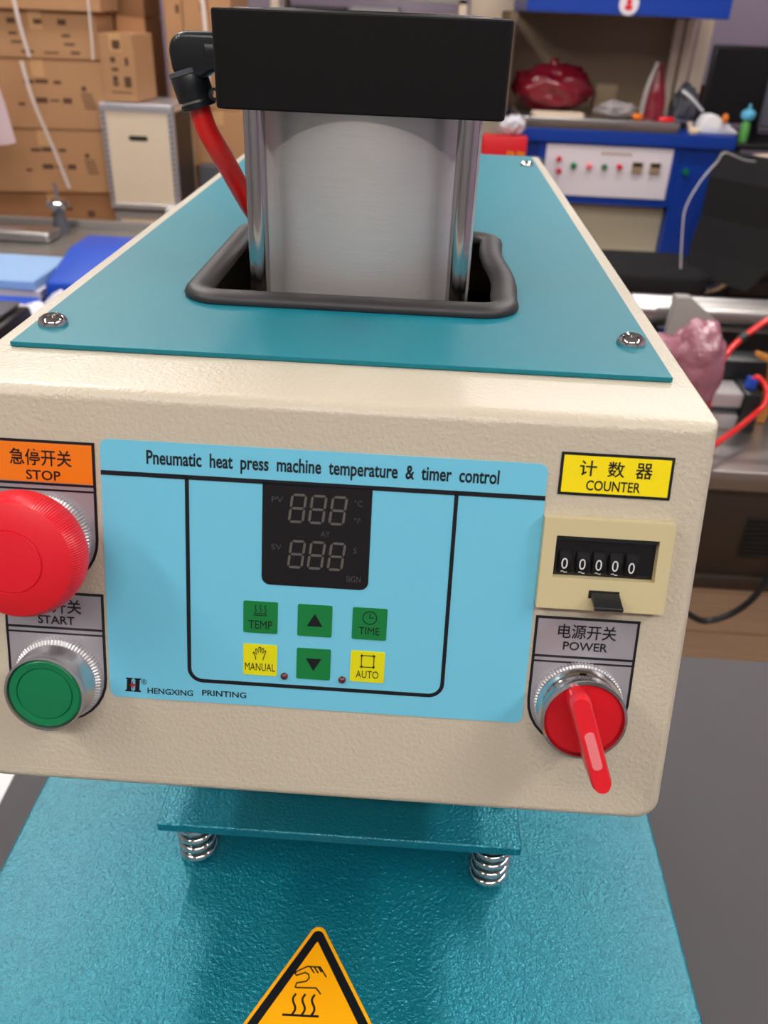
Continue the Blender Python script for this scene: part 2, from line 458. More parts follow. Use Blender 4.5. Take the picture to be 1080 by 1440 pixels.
def along(a, b, r, nm, mt):
    q = newbm(); tube(q, [st+ax*a, st+ax*(a+(b-a)*.08), st+ax*(b-(b-a)*.08), st+ax*b], [r*.94, r, r, r*.94], 28); obj(nm, q, mt, el, 50)
along(-.001, .0012, .00835, 'band', M_greyd)
along(.0010, .0115, .0082, 'sleeve', M_blackpl)
along(.0115, .0125, .0070, 'metal_ring', M_steel)
along(.0125, .0150, .0078, 'release_ring', M_blackpl)
q = newbm(); lathe(q, [(.0014, -.001), (.0026, -.001), (.0026, .001), (.0014, .001), (.0014, -.001)], 20, Matrix.Translation((-.0655, EY-.006, .0800)) @ Matrix.Rotation(R_(90), 4, 'X'))
obj('eyelet', q, M_blackpl, el, 40)
hs = st+ax*.012
hp = smooth_path([hs, hs+ax*.012, (-.0650, .150, .0525), (-.0555, .160, .0300), (-.0480, .178, .010), (-.0470, .205, -.025), (-.050, .222, -.07), (-.055, .222, -.10)], 8)
q = newbm(); tube(q, hp, .0048, 16); obj('air_hose', q, M_redhose, press, 60)

# ---------------- control panel on the front face (coordinates: u right, -v up, h out)
def fplate(name, pts, h0, h1, mt, parent, bev=0): return obj(name, prism(newbm(), [(p[0], -p[1]) for p in pts], h0, h1, FM, bev, 1), mt, parent, 35)
def frect(u0, u1, v0, v1, r=0, n=5, corners=(1, 1, 1, 1)): # corners top-left, top-right, bottom-right, bottom-left
    return rrect(u0, u1, v0, v1, r, n, corners)
def ftext(s, u0, u1, v0, v1, h, bm=None, **k): return text_bm(s, u0, u1, -v1, -v0, h, FM, bm, **k)
H0, H1, H2 = .0004, .0006, .0009
panel = fplate('control_panel', frect(-.0788, .0766, .0167, .1158, .003, 4), .0001, H0, M_panel, press)
fb = newbm()
strokes(fb, [[(-.0788, -.0287), (.0766, -.0287)]], .0016, H0, H1, FM)
L = [(-.0484, -.0287), (-.0484, -.1018)]+arc(-.0434, -.1018, .0050, 180, 270, 8)[1:]+arc(.0410, -.1018, .0050, 270, 360, 8)+[(.0460, -.0287)]
strokes(fb, [L], .0014, H0, H1, FM)
obj('frame_line', fb, M_ink, panel, 0)
tx = newbm()
tw = ['Pneumatic', 'heat', 'press', 'machine', 'temperature', '&', 'timer', 'control']
tx = ftext('Pneumatic  heat  press  machine  temperature  &  timer  control', -.0625, .0602, .0198, .0264, H0, tx, bold=.022)
obj('title_lettering', tx, M_ink, panel, 0)
lt = ftext('HENGXING', -.0645, -.0472, .1112, .1136, H0, bold=.015); ftext('PRINTING', -.0437, -.0270, .1106, .1130, H0, lt, bold=.015); ftext('®', -.0668, -.0646, .1078, .1100, H0, lt)
obj('maker_lettering', lt, M_ink, panel, 0)
lg = newbm()
for u in (-.0716, -.0684):
    prism(lg, [(u-.0008, -.1129), (u+.0008, -.1129), (u+.0011, -.1079), (u-.0005, -.1079)], H0, H1, FM)
    prism(lg, [(u-.0014, -.1132), (u+.0014, -.1132), (u+.0013, -.1126), (u-.0013, -.1126)], H0, H1, FM)
    prism(lg, [(u-.0010, -.1081), (u+.0016, -.1081), (u+.0016, -.1076), (u-.0009, -.1076)], H0, H1, FM)
prism(lg, [(-.0712, -.1106), (-.0688, -.1106), (-.0688, -.1101), (-.0712, -.1101)], H0, H1, FM)
obj('emblem', lg, M_ink, panel, 0)
st_ = newbm(); star = []
for k in range(8):
    rr = .0013 if k % 2 == 0 else .0004; a = R_(k*45+90); star.append((-.07+rr*math.cos(a), -.1104+rr*1.25*math.sin(a)))
prism(st_, star, H1, H2, FM); obj('emblem_star', st_, M_redink, panel, 0)
# display
fplate('display_window', frect(-.0217, .0168, .0290, .0667, .003, 5, (0, 0, 1, 1)), H0, H1, M_disp, panel)
def digit(bm, u, v, wd, ht):
    sl = .0011; t = .0009; g = .00022
    def P(x, y): return (u+x+sl*(y/ht), -v-ht+y)
    hh = ht/2
    def seg(a, b_, wdir):
        (x0, y0), (x1, y1) = a, b_
        if wdir == 'h': pts = [(x0+g, y0), (x0+g+t*.6, y0+t/2), (x1-g-t*.6, y0+t/2), (x1-g, y0), (x1-g-t*.6, y0-t/2), (x0+g+t*.6, y0-t/2)]
        else: pts = [(x0, y0+g), (x0-t/2, y0+g+t*.6), (x0-t/2, y1-g-t*.6), (x0, y1-g), (x0+t/2, y1-g-t*.6), (x0+t/2, y0+g+t*.6)]
        prism(bm, [P(*p) for p in pts], H1, H1+.00006, FM)
    seg((0, 0), (wd, 0), 'h'); seg((0, hh), (wd, hh), 'h'); seg((0, ht), (wd, ht), 'h')
    seg((0, 0), (0, hh), 'v'); seg((0, hh), (0, ht), 'v'); seg((wd, 0), (wd, hh), 'v'); seg((wd, hh), (wd, ht), 'v')
for v in (.0327, .0497):
    for u in (-.0122, -.0051, .0021):
        dbm = newbm(); digit(dbm, u, v, .0048, .0098); obj('display_digit', dbm, M_seg, panel, 0)
sm = newbm()
for s, a, b_, c, d in (('PV', -.0184, -.0144, .0337, .0357), ('SV', -.0184, -.0146, .0512, .0533), ('AT', -.0009, .0025, .0456, .0474), ('°C', .0107, .0135, .0334, .0357),
                       ('°F', .0107, .0132, .0398, .0420), ('S', .0109, .0122, .0509, .0530), ("SIGN", .0088, .0140, .0616, .0639)):
    ftext(s, a, b_, c, d, H1, sm)
obj('display_lettering', sm, M_dim, panel, 0)
# keys
keys = {'TEMP': (-.0219, .0797, M_keyg), 'UP': (-.0020, .0797, M_keyg), 'TIME': (.0180, .0796, M_keyg), 'MANUAL': (-.0219, .0967, M_keyy), 'DOWN': (-.0020, .0970, M_keyy), 'AUTO': (.0180, .0967, M_keyy)}
labk = {'TEMP': 'green key with heat waves and TEMP', 'UP': 'green key with black triangle pointing up', 'TIME': 'green key with a clock and TIME',
        'MANUAL': 'yellow key with a hand and MANUAL', 'DOWN': 'green key with black triangle pointing down', 'AUTO': 'yellow key with arrow square and AUTO'}
def wave(cx, cy, amp, ht, n=12): return [(cx+amp*math.sin(t/n*2*math.pi)+.18*ht*(t/n-.5), cy-ht/2+ht*t/n) for t in range(n+1)]
def hand(cx, cy, s):
    pts = [(-.30,-.50),(-.34,-.22),(-.50,.02),(-.42,.08),(-.26,-.10),(-.32,.30),(-.22,.33),(-.12,.04),(-.08,.46),(.03,.46),(.04,.04),(.14,.42),(.25,.38),(.17,.0),(.34,.24),(.42,.17),(.30,-.18),(.20,-.50)]
    return [(cx+x*s, cy+y*s) for x, y in pts]
for k, (u, v, mt) in keys.items():
    if k == 'DOWN': mt = M_keyg
    kp = fplate('key', frect(u-.0063, u+.0063, v-.0062, v+.0062, .0006, 3), H0, H1+.0001, mt, panel); kp['label'] = labk[k]
    ib = newbm(); h, g = H1+.0001, H1+.0002
    if k in ('UP', 'DOWN'):
        s = 1 if k == 'UP' else -1
        prism(ib, [(u-.0029, -v-s*.0022), (u+.0029, -v-s*.0022), (u, -v+s*.0028)][::s], h, g, FM)
    elif k == 'TEMP':
        strokes(ib, [wave(u-.0018, -v+.0034, .00035, .003), wave(u, -v+.0034, .00035, .003), wave(u+.0018, -v+.0034, .00035, .003),
                     [(u-.0024, -v+.0015), (u+.0024, -v+.0015)], [(u-.0024, -v+.0008), (u+.0024, -v+.0008)]], .00030, h, g, FM)
        ftext('TEMP', u-.0044, u+.0044, v+.0013, v+.0045, h, ib)
    elif k == 'TIME':
        strokes(ib, [arc(u, -v+.0024, .0025, 0, 360, 24), [(u, -v+.0042), (u, -v+.0024), (u+.0015, -v+.0024)]], .00034, h, g, FM)
        ftext('TIME', u-.0038, u+.0038, v+.0013, v+.0042, h, ib)
    elif k == 'MANUAL':
        strokes(ib, [hand(u, -v+.0027, .0052)], .00030, h, g, FM)
        ftext('MANUAL', u-.0056, u+.0056, v+.0013, v+.0044, h, ib)
    else:
        q = .0023; c = -v+.0022
        strokes(ib, [[(u-q, c+q), (u+q*.8, c+q)], [(u+q, c+q), (u+q, c-q*.8)], [(u+q, c-q), (u-q*.8, c-q)], [(u-q, c-q), (u-q, c+q*.8)]], .00032, h, g, FM)
        for (x, y_, a) in ((u+q, c+q, 0), (u+q, c-q, -90), (u-q, c-q, 180), (u-q, c+q, 90)):
            tri = [(x+.0007*math.cos(R_(a+t)), y_+.0007*math.sin(R_(a+t))) for t in (0, 130, 230)]; prism(ib, tri, h, g, FM)
        ftext('AUTO', u-.0042, u+.0042, v+.0016, v+.0046, h, ib)
    obj('key_print', ib, M_ink, panel, 0)
for u in (-.0128, .0088):
    q = newbm(); lathe(q, [(.0014, H0), (.0014, .0009), (.0009, .0016), (0, .0019)], 20, FM @ Matrix.Translation((u, -.1027, 0))); obj('indicator_lamp', q, M_led, panel, 60)

# tombstone labels behind the operators
def tomb(u, v0, vc, hw, inset=0):
    r = hw-inset
    pts = [(u-r, v0+inset), (u+r, v0+inset)]
    a = [(u+r*math.cos(R_(t)), vc+r*math.sin(R_(t))) for t in range(0, 181, 12)]
    return pts+a
def op_label(name, u, v0, vc, hw, vline, zh, en, zhr, enr, topm, label):
    base = fplate(name, tomb(u, v0, vc, hw), .0001, .0003, M_ink, press)
    base['label'] = label
    fplate('label_field', tomb(u, v0, vc, hw, .0010), .0003, .0004, M_lab_grey, base)
    if topm: fplate('label_heading', frect(u-hw+.0010, u+hw-.0010, v0+.0010, vline-.0007), .0004, .00048, topm, base)
    b = newbm(); strokes(b, [[(u-hw, -vline), (u+hw, -vline)]], .0009, .0004, .0005, FM); strokes(b, [[(u-hw, -vline-.0021), (u+hw, -vline-.0021)]], .0007, .0004, .0005, FM)
    ftext(zh, *zhr, .0005, b, bold=.01); ftext(en, *enr, .0005, b, bold=.012)
    obj('lettering', b, M_ink, base, 0)
op_label('stop_label', -.0992, .0185, .0540, .0184, .0342, '急停开关', 'STOP', (-.1110, -.0890, .0217, .0277), (-.1055, -.0932, .0293, .0328), M_orange, 'orange and silver STOP label')
op_label('start_label', -.0985, .0748, .1090, .0186, .0892, '启动开关', 'START', (-.1105, -.0882, .0775, .0832), (-.1047, -.0910, .0843, .0876), None, 'silver START label')
op_label('power_label', .0965, .0722, .1055, .0187, .0877, '电源开关', 'POWER', (.0862, .1072, .0748, .0804), (.0886, .1046, .0816, .0849), None, 'silver POWER label')
cl = fplate('counter_label', frect(.0806, .1190, .0120, .0270), .0001, .0003, M_ink, press); cl['label'] = 'yellow COUNTER label'
fplate('label_field', frect(.0816, .1180, .0130, .0260), .0003, .0004, M_yellow, cl)
b = newbm()
for s, a in (('计', .0872), ('数', .0967), ('器', .1062)): ftext(s, a, a+.0058, .0145, .0200, .0004, b, bold=.01)
ftext('COUNTER', .0900, .1085, .0214, .0250, .0004, b, bold=.012); obj('lettering', b, M_ink, cl, 0)

def fround(name, u, v, prof, mt, parent, n=64, sm=40, **k):
    return obj(name, lathe(newbm(), prof, n, FM @ Matrix.Translation((u, -v, 0)), **k), mt, parent, sm)
def emptypart(name, u, v, h=0):
    o = bpy.data.objects.new(name, None); C.objects.link(o); o.parent = press; o.location = FM @ Vector((u, -v, h))-wloc(press); return o
def collar(u, v, p, R=.0163):
    fround('knurled_collar', u, v, [(0, .0005), (R, .0005), (R, .0028), (R-.0022, .0042), (R-.003, .0042), (0, .0042)], M_knurl, p, 160, 25, teeth=1, tooth=.0005, trange=(1, 3))
# emergency stop
u, v = -.0990, .0535; sb = emptypart('emergency_stop_button', u, v)
collar(u, v, sb, .0160)
fround('stem', u, v, [(0, .004), (.0135, .004), (.0125, .008), (.0120, .016), (0, .016)], M_redbtn, sb)
fround('mushroom_cap', u, v, [(0, .0150), (.0190, .0150), (.0212, .0165), (.0218, .0190), (.0218, .0225), (.0209, .0255), (.0196, .0275), (.0150, .0292), (.0110, .0299), (.0107, .0295), (.0104, .0300), (.006, .0304), (0, .0306)], M_redbtn, sb, 300, 30, teeth=1, tooth=.00035, trange=(2, 5))
# start button
u, v = -.0978, .1093; sb = emptypart('start_button', u, v)
collar(u, v, sb, .0166)
fround('bezel', u, v, [(.0150, .004), (.0150, .0055), (.0141, .0075), (.0143, .0120), (.0147, .0136), (.0147, .0142), (.0138, .0144), (.0136, .0120), (.0130, .010)], M_satin, sb)
fround('green_cap', u, v, [(.0134, .009), (.0134, .0134), (.0126, .0141), (.0104, .0139), (.0101, .0134), (.0098, .0139), (.006, .0141), (0, .0142)], M_green, sb)
# selector
u, v = .0962, .1055; sb = emptypart('selector_switch', u, v)
collar(u, v, sb, .0163)
fround('bezel', u, v, [(.0156, .004), (.0156, .0052), (.0141, .0072), (.0144, .0118), (.0152, .0132), (.0152, .0142), (.0142, .0146), (.0139, .0120), (.013, .010)], M_chrome, sb)
fround('red_disc', u, v, [(.0139, .009), (.0139, .0126), (.0132, .0132), (0, .0132)], M_redsel, sb)
LM = FM @ Matrix.Translation((u-.0008, -v+.0006, 0)) @ Matrix.Rotation(R_(19.5), 4, 'Z')
lv = newbm()
# lever: side profile extruded across, then rounded
def lever_outline(y0, y1, w_): return rrect(-w_, w_, y0, y1, w_*.98, 6)
b = bmesh.new()
lo, hi = lever_outline(-.0128, .0128, .0038), lever_outline(-.0195, .0182, .0035)
levels = [(.0130, 1.05, lo), (.0190, 1.0, lo), (.0245, 1.0, [(x, y*1.25) for x, y in lo]), (.0275, 1.0, hi), (.0305, .97, hi), (.0316, .80, hi)]
rings = [[b.verts.new((x*s, y*(s if s > .9 else .975), h)) for x, y in L] for h, s, L in levels]
for A, B in zip(rings, rings[1:]):
    for k in range(len(A)): b.faces.new((A[k], A[(k+1) % len(A)], B[(k+1) % len(A)], B[k]))
b.faces.new(rings[-1]); b.faces.new(rings[0][::-1])
merge(lv, b, LM); obj('lever', lv, M_redlev, sb, 50)
q = newbm(); prism(q, rrect(-.0017, .0017, -.0095, .0050, .0015, 4), .0314, .0319, LM); obj('lever_insert', q, M_pink, sb)
# counter
ct = emptypart('counter', .099, .051)
bz = newbm()
for a in ((.0767, .1214, .0345, .0407), (.0767, .1214, .0560, .0676), (.0767, .0813, .0407, .0560), (.1167, .1214, .0407, .0560)):
    box(bz, a[0], a[1], -a[3], -a[2], .0002, .0042, 0, 1, FM)
bmesh.ops.remove_doubles(bz, verts=bz.verts[:], dist=1e-6)
obj('bezel', bz, M_bezel, ct, 30)
fplate('window_recess', frect(.0810, .1170, .0404, .0563), .0002, .0008, M_disp, ct)
q = newbm(); box(q, .0817, .1163, -.0422, -.0410, .0008, .0036, 0, 1, FM); obj('window_lip', q, M_blackpl, ct)
wh = [(.0829, 0), (.0891, 0), (.0948, 0), (.1005, 0), (.1062, .0004)]
for i, (u, dv) in enumerate(wh):
    q = newbm(); lathe(q, [(0, 0), (.0052, 0), (.0056, .0003), (.0056, .0043), (.0052, .0046), (0, .0046)], 36, FM @ Matrix.Translation((u+.0003, -.0508, -.0026)) @ Matrix.Rotation(R_(90), 4, 'Y'))
    obj('digit_wheel', q, M_wheel, ct, 40)
    g = newbm(); a = ftext('0', u+.0012, u+.0034, .0490+dv, .0530+dv, .0031, g, bold=-.004)
    if i < 4: strokes(g, [[(u+.0012+.0022*t/8, -.0541+.00025*math.sin(t/8*2*math.pi)) for t in range(9)]], .00022, .0030, .0031, FM)
    obj('digit_print', g, M_white, ct, 0)
fplate('reset_slot', frect(.0945, .1052, .0600, .0630), .0042, .0043, M_blacksoft, ct)
q = newbm()
b = bmesh.new(); rings = []
for h, va, vb in ((.0040, .0604, .0622), (.0125, .0632, .0646)):
    rings.append([b.verts.new((x, -y_, h)) for x, y_ in ((.0952, va), (.1052, va), (.1052, vb), (.0952, vb))])
for k in range(4): b.faces.new((rings[0][k], rings[0][(k+1) % 4], rings[1][(k+1) % 4], rings[1][k]))
b.faces.new(rings[0][::-1]); b.faces.new(rings[1]); bmesh.ops.recalc_face_normals(b, faces=b.faces[:])
bmesh.ops.bevel(b, geom=b.edges[:], offset=.0003, segments=1, affect='EDGES')
merge(q, b, FM); obj('reset_tab', q, M_blackpl, ct, 30)

# ---------------- under the head: ram, spring plate, springs, heating platen
PZ = -.2871
q = newbm(); lathe(q, [(0, -.256), (.0125, -.256), (.0125, -.10), (0, -.10)], 32, Matrix.Translation((CX, .13, 0))); obj('ram', q, M_rod, press, 40)
for x in (-.06, .065):
    q = newbm(); lathe(q, [(0, -.256), (.009, -.256), (.009, -.14), (0, -.14)], 24, Matrix.Translation((x, .13, 0))); obj('guide_rod', q, M_rod, press, 40)
obj('spring_plate', bx(-.0905, .0980, .0185, .235, -.2555, -.2495, .0006, 1), M_teal_h, press)
def coil(x, y, z0, z1, R, wr, turns):
    n = int(turns*22); pts = [Vector((x+R*math.cos(2*math.pi*turns*k/n+1.6), y+R*math.sin(2*math.pi*turns*k/n+1.6), z0+wr+(z1-z0-2*wr)*k/n)) for k in range(n+1)]
    return tube(newbm(), pts, wr, 10)
for x, y in ((-.0740, .0315), (.0850, .0290), (-.0740, .215), (.0850, .215)):
    obj('spring', coil(x, y, PZ, -.2555, .0086, .0020, 4.0), M_chrome, press, 60)
    q = newbm(); lathe(q, [(0, PZ), (.0042, PZ), (.0042, -.2520), (0, -.2520)], 20, Matrix.Translation((x, y, 0))); obj('spring_bolt', q, M_steel, press, 40)
    q = newbm(); lathe(q, [(0, -.2495), (.0048, -.2495), (.0048, -.2455), (.0040, -.2446), (.0030, -.2444), (0, -.2446)], 6, Matrix.Translation((x+.004, y+.020, 0))); obj('bolt_head', q, M_steel, press, 20)
PXA, PXB, PYA, PYB = -.1772, .1828, -.105, .275
obj('heating_platen', bx(PXA, PXB, PYA, PYB, PZ-.055, PZ, .002, 3), M_teal_h, press, wn=True)
obj('platen_sole', bx(PXA+.006, PXB-.006, PYA+.006, PYB-.006, PZ-.078, PZ-.055, .001), M_stain, press)
obj('pressing_bed', bx(PXA, PXB, PYA, PYB, -.455, -.425, .004), M_rubber, press)
obj('bed_support', bx(-.06, .06, .02, .16, TZ+.018, -.455, .003), M_teal, press)
obj('base_plate', bx(-.135, .135, -.09, .56, TZ+.0005, TZ+.018, .003), M_teal, press)
obj('column', bx(-.11, .11, .36, .56, TZ+.018, -.1467, .004), M_beige, press, wn=True)
# hot surface warning
ws_apex, ws_h = (-.0030, -.0040), .088
def tri_out(off, r):
    """rounded equilateral triangle; off = inward offset"""
    cx, cy = ws_apex[0], ws_apex[1]-ws_h*2/3; R = ws_h*2/3-2*off; out = []
    for a in (90, 210, 330):
        px, py = cx+(R-2*r)*math.cos(R_(a)), cy+(R-2*r)*math.sin(R_(a))
        for k in range(-4, 5): t = R_(a+k*15); out.append((px+r*math.cos(t), py+r*math.sin(t)))
    return out
TW = Matrix.Translation((0, 0, PZ)) @ rotz(ws_apex[0], ws_apex[1], 1.5)
q = newbm(); prism(q, tri_out(0, .004), .0001, .0004, TW); wsn = obj('warning_label', q, M_amber, press, 0); wsn['label'] = 'yellow triangular hot surface warning sticker'
q = newbm()
Oo, Oi = tri_out(.0016, .003), tri_out(.0058, .0004)
for k in range(len(Oo)):
    k2 = (k+1) % len(Oo); prism(q, [Oo[k], Oo[k2], Oi[k2], Oi[k]], .0004, .0005, TW)
obj('warning_border', q, M_ink, wsn, 0)
q = newbm()
ox, oy = -.0055, -.0405
def hp_(*p): return [(ox+x*1e-3, oy+y_*1e-3) for x, y_ in p]
strokes(q, [hp_((-5.5, 9.5), (-7, 8.3), (-6, 7.2), (-2, 8.8), (-.2, 8), (.2, 6.2), (-1, 4.6), (-5.5, 3.6), (-6, 1.6), (-5, 1.4), (4, 1.6), (6.5, -1.2)),
            hp_((-5.5, 9.5), (-1.2, 11.8), (1, 11.8), (3, 11.8), (5, 11.8), (8.5, 7.0)),
            hp_((.2, 11.6), (2.4, 8.8)), hp_((2.2, 11.6), (4.4, 8.8)), hp_((4.2, 11.6), (5.9, 9.3))], .00065, .0004, .0005, TW)
for x in (-6, -1.5, 3):
    strokes(q, [[(ox+(x+1.0*math.sin(t/12*2*math.pi)+.8*(t/12))*1e-3, oy+(-11+9.5*t/12)*1e-3) for t in range(13)]], .0010, .0004, .0005, TW)
strokes(q, [hp_((-10.5, -11.4), (6.5, -11.4))], .0010, .0004, .0005, TW)
obj('warning_pictogram', q, M_ink, wsn, 0)
#BG#
# ------------------------------------------------------------------ cartons and flight cases, back left
def carton(name_loc, x0, x1, y0, y1, z0, z1, label, yaw=0, marks=(), mt=None, group='cardboard cartons at the back left', lab='carton', tape=True):
    """Closed carton: body, flap seam, tape, printed marks on its front (marks: list of (u, v, w, h) as fractions)."""
    cx, cy = (x0+x1)/2, y0; MM = rotz(cx, cy, yaw); mt = mt or M_card
    t = thing(name_loc, (cx, cy+(y1-y0)/2, z0), label, lab, group)
    b = newbm(); box(b, x0, x1, y0, y1, z0, z1-.003, .003, 1, MM); obj('body', b, mt, t, 30)
    for a, c in ((y0, (y0+y1)/2-.0015), ((y0+y1)/2+.0015, y1)):
        b = newbm(); box(b, x0+.001, x1-.001, a+.001, c, z1-.0028, z1, .0008, 1, MM); obj('flap', b, mt, t, 30)
    if tape:
        b = newbm(); box(b, (x0+x1)/2-.024, (x0+x1)/2+.024, y0-.0006, y0, z1-.06, z1, 0, 1, MM); obj('tape', b, M_tape, t, 0)
    if marks:
        b = newbm(); W, H = x1-x0, z1-z0
        for (u, v, w_, h_) in marks:
            P = [(x0+(u-w_/2)*W, z0+(v-h_/2)*H), (x0+(u+w_/2)*W, z0+(v-h_/2)*H), (x0+(u+w_/2)*W, z0+(v+h_/2)*H), (x0+(u-w_/2)*W, z0+(v+h_/2)*H)]
            prism(b, P, 0, .0006, MM @ Matrix(((1, 0, 0, 0), (0, 0, -1, y0), (0, 1, 0, 0), (0, 0, 0, 1))))
        stuff(obj('print', b, M_cardink, t, 0))
    return t
mk1 = [(.30,.78,.07,.11),(.52,.78,.07,.10),(.72,.78,.07,.12),(.30,.52,.07,.06),(.74,.50,.07,.06),(.32,.34,.09,.05),(.76,.32,.09,.05),(.4,.14,.1,.06),(.6,.13,.12,.04),(.8,.14,.08,.06)]
mk2 = [(.42,.68,.08,.05),(.52,.69,.1,.06),(.64,.68,.06,.05),(.50,.42,.09,.08),(.60,.42,.07,.03),(.70,.42,.07,.08),(.34,.36,.05,.04),(.84,.60,.035,.07),(.855,.52,.09,.02),(.86,.47,.09,.02),(.865,.42,.09,.02),(.87,.37,.09,.02),(.875,.32,.09,.02)]
mk3 = [(.30,.12,.08,.06),(.6,.5,.1,.1),(.8,.35,.06,.2),(.5,.3,.07,.1)]
carton('carton', -1.78, -1.262, 3.30, 3.72, -.730-.26, -.728, 'lowest visible carton of the left stack, behind the steel table', 10, [], M_card2)
carton('carton', -1.76, -1.272, 3.30, 3.72, -.726, -.597, 'stained flat carton resting just above the steel table top in the left stack', 10, mk3, M_card2)
carton('carton', -1.745, -1.276, 3.29, 3.72, -.595, -.356, 'second carton up in the left stack, under the slanting white strap', 10, mk2)
carton('carton', -1.735, -1.25, 3.29, 3.72, -.354, -.108, 'third carton up in the left stack with the slanting white strap starting at its top', 10, mk2)
carton('carton', -1.69, -1.253, 3.29, 3.72, -.106, .052, 'fourth carton of the left stack with ink symbols in rows on its front', 10, mk1)
carton('carton', -1.70, -1.22, 3.27, 3.72, .054, .30, 'top carton of the left stack, cut by the upper edge of the picture', 10, [])
carton('carton', -1.42, -1.215, 3.82, 4.08, -.30, .03, 'dark carton wedged behind the tall narrow carton', 0, [], M_card2)
carton('carton', -1.42, -1.215, 3.82, 4.08, .032, .20, 'brown carton above and behind the tall narrow carton', 0, [], M_card2)
carton('carton', -1.255, -1.118, 3.32, 3.53, -.246, -.012, 'tall narrow carton with a dark emblem standing on the white flight case', -4,
       [(.52,.84,.24,.13),(.38,.62,.14,.08),(.78,.60,.1,.12),(.42,.48,.2,.05),(.40,.34,.14,.09),(.76,.30,.2,.16),(.4,.26,.16,.05),(.55,.14,.6,.02)], mt=M_card)
b = newbm(); prism(b, [(0, 0), (.115, 0), (.112, .05), (.003, .055)], 0, .003, Matrix.Translation((-1.245, 3.53, -.012)) @ Matrix.Rotation(R_(75), 4, 'X'))
tag(obj('carton_flap', b, M_card2), 'raised cardboard flap behind the tall narrow carton', 'flap')
for x0, x1, z0, z1, lb, mk in ((-1.10, -1.025, -.30, .30, 'tall slim carton beside the grey wall gap, right of the flight case', [(.75,.62,.2,.05)]),
                          (-1.022, -.82, -.30, .30, 'tall wide carton behind the elbow fitting with a white strap', [(.42,.64,.1,.05)]),
                          (-1.02, -.78, -.535, -.302, 'carton under the tall cartons, seen between hose and flight case', [])):
    carton('carton', x0, x1, 3.72, 4.1, z0, z1, lb, 0, mk)
carton('carton', -.78, -.60, 3.75, 4.1, -1.0, -.25, 'carton half hidden behind the left tie rod', 0, [], M_card2)
carton('storage_box', -.972, -.80, 3.60, 3.70, -.75, -.515, 'dark grey box just above the left rim of the press, below the cartons', 0, [], M_greyd, 'boxes by the cartons', 'box', False)
# supports so the stacks stand on the floor
def pallet(x0, x1, y0, y1, z1, label):
    t = thing('pallet_crate', ((x0+x1)/2, (y0+y1)/2, FLOOR), label, 'crate')
    n = 5; h = (z1-FLOOR)/n
    for k in range(n): obj('slat', bx(x0, x1, y0, y0+.015, FLOOR+k*h+.004, FLOOR+(k+1)*h-.004, .001, 1), M_card2, t, 0)
    for x in (x0+.02, x1-.02):
        for y in (y0+.035, y1-.02): obj('post', bx(x-.018, x+.018, y-.018, y+.018, FLOOR, z1-.002), M_card2, t, 0)
    obj('deck', bx(x0, x1, y0+.016, y1, z1-.012, z1-.001), M_card2, t, 0)
pallet(-1.80, -1.30, 3.36, 3.80, -.992, 'wooden crate under the left carton stack')
pallet(-1.17, -.58, 3.78, 4.2, -1.002, 'wooden crate under the right hand cartons')
carton('carton', -1.16, -.79, 3.78, 4.15, -1.0, -.537, 'lowest carton of the stack right of the flight case', 0, [], M_card2)
carton('carton', -1.45, -1.20, 3.81, 4.1, -1.330, -.302, 'large plain carton behind the white flight case', 0, [], M_card2)
def strap(pts, wd, label):
    b = newbm(); P = smooth_path(pts, 6)
    for a, c in zip(P, P[1:]):
        q = bmesh.new(); vs = []
        for z in (0, -.0015):
            for p in (a, c): vs += [q.verts.new((p.x-wd/2, p.y+z, p.z)), q.verts.new((p.x+wd/2, p.y+z, p.z))]
        for idx in ((0, 1, 3, 2), (4, 6, 7, 5), (0, 2, 6, 4), (1, 5, 7, 3)): q.faces.new([vs[i] for i in idx])
        merge(b, q)
    tag(obj('packing_strap', b, M_strap, None, 60), label, 'strap', 'white packing straps')
strap([(-1.515, 3.235, .10), (-1.505, 3.232, 0), (-1.490, 3.235, -.100)], .014, 'short white strap over the fourth carton with ink symbols')
strap([(-1.523, 3.232, -.112), (-1.500, 3.228, -.25), (-1.452, 3.235, -.42), (-1.415, 3.24, -.565)], .014, 'long white strap slanting down across two cartons')
strap([(-1.262, 3.30, .10), (-1.266, 3.30, -.02), (-1.272, 3.30, -.105)], .008, 'grey white strap near the right edge of the left stack')
strap([(-.938, 3.70, .20), (-.925, 3.70, 0), (-.93, 3.70, -.28)], .018, 'white strap down the tall wide carton')
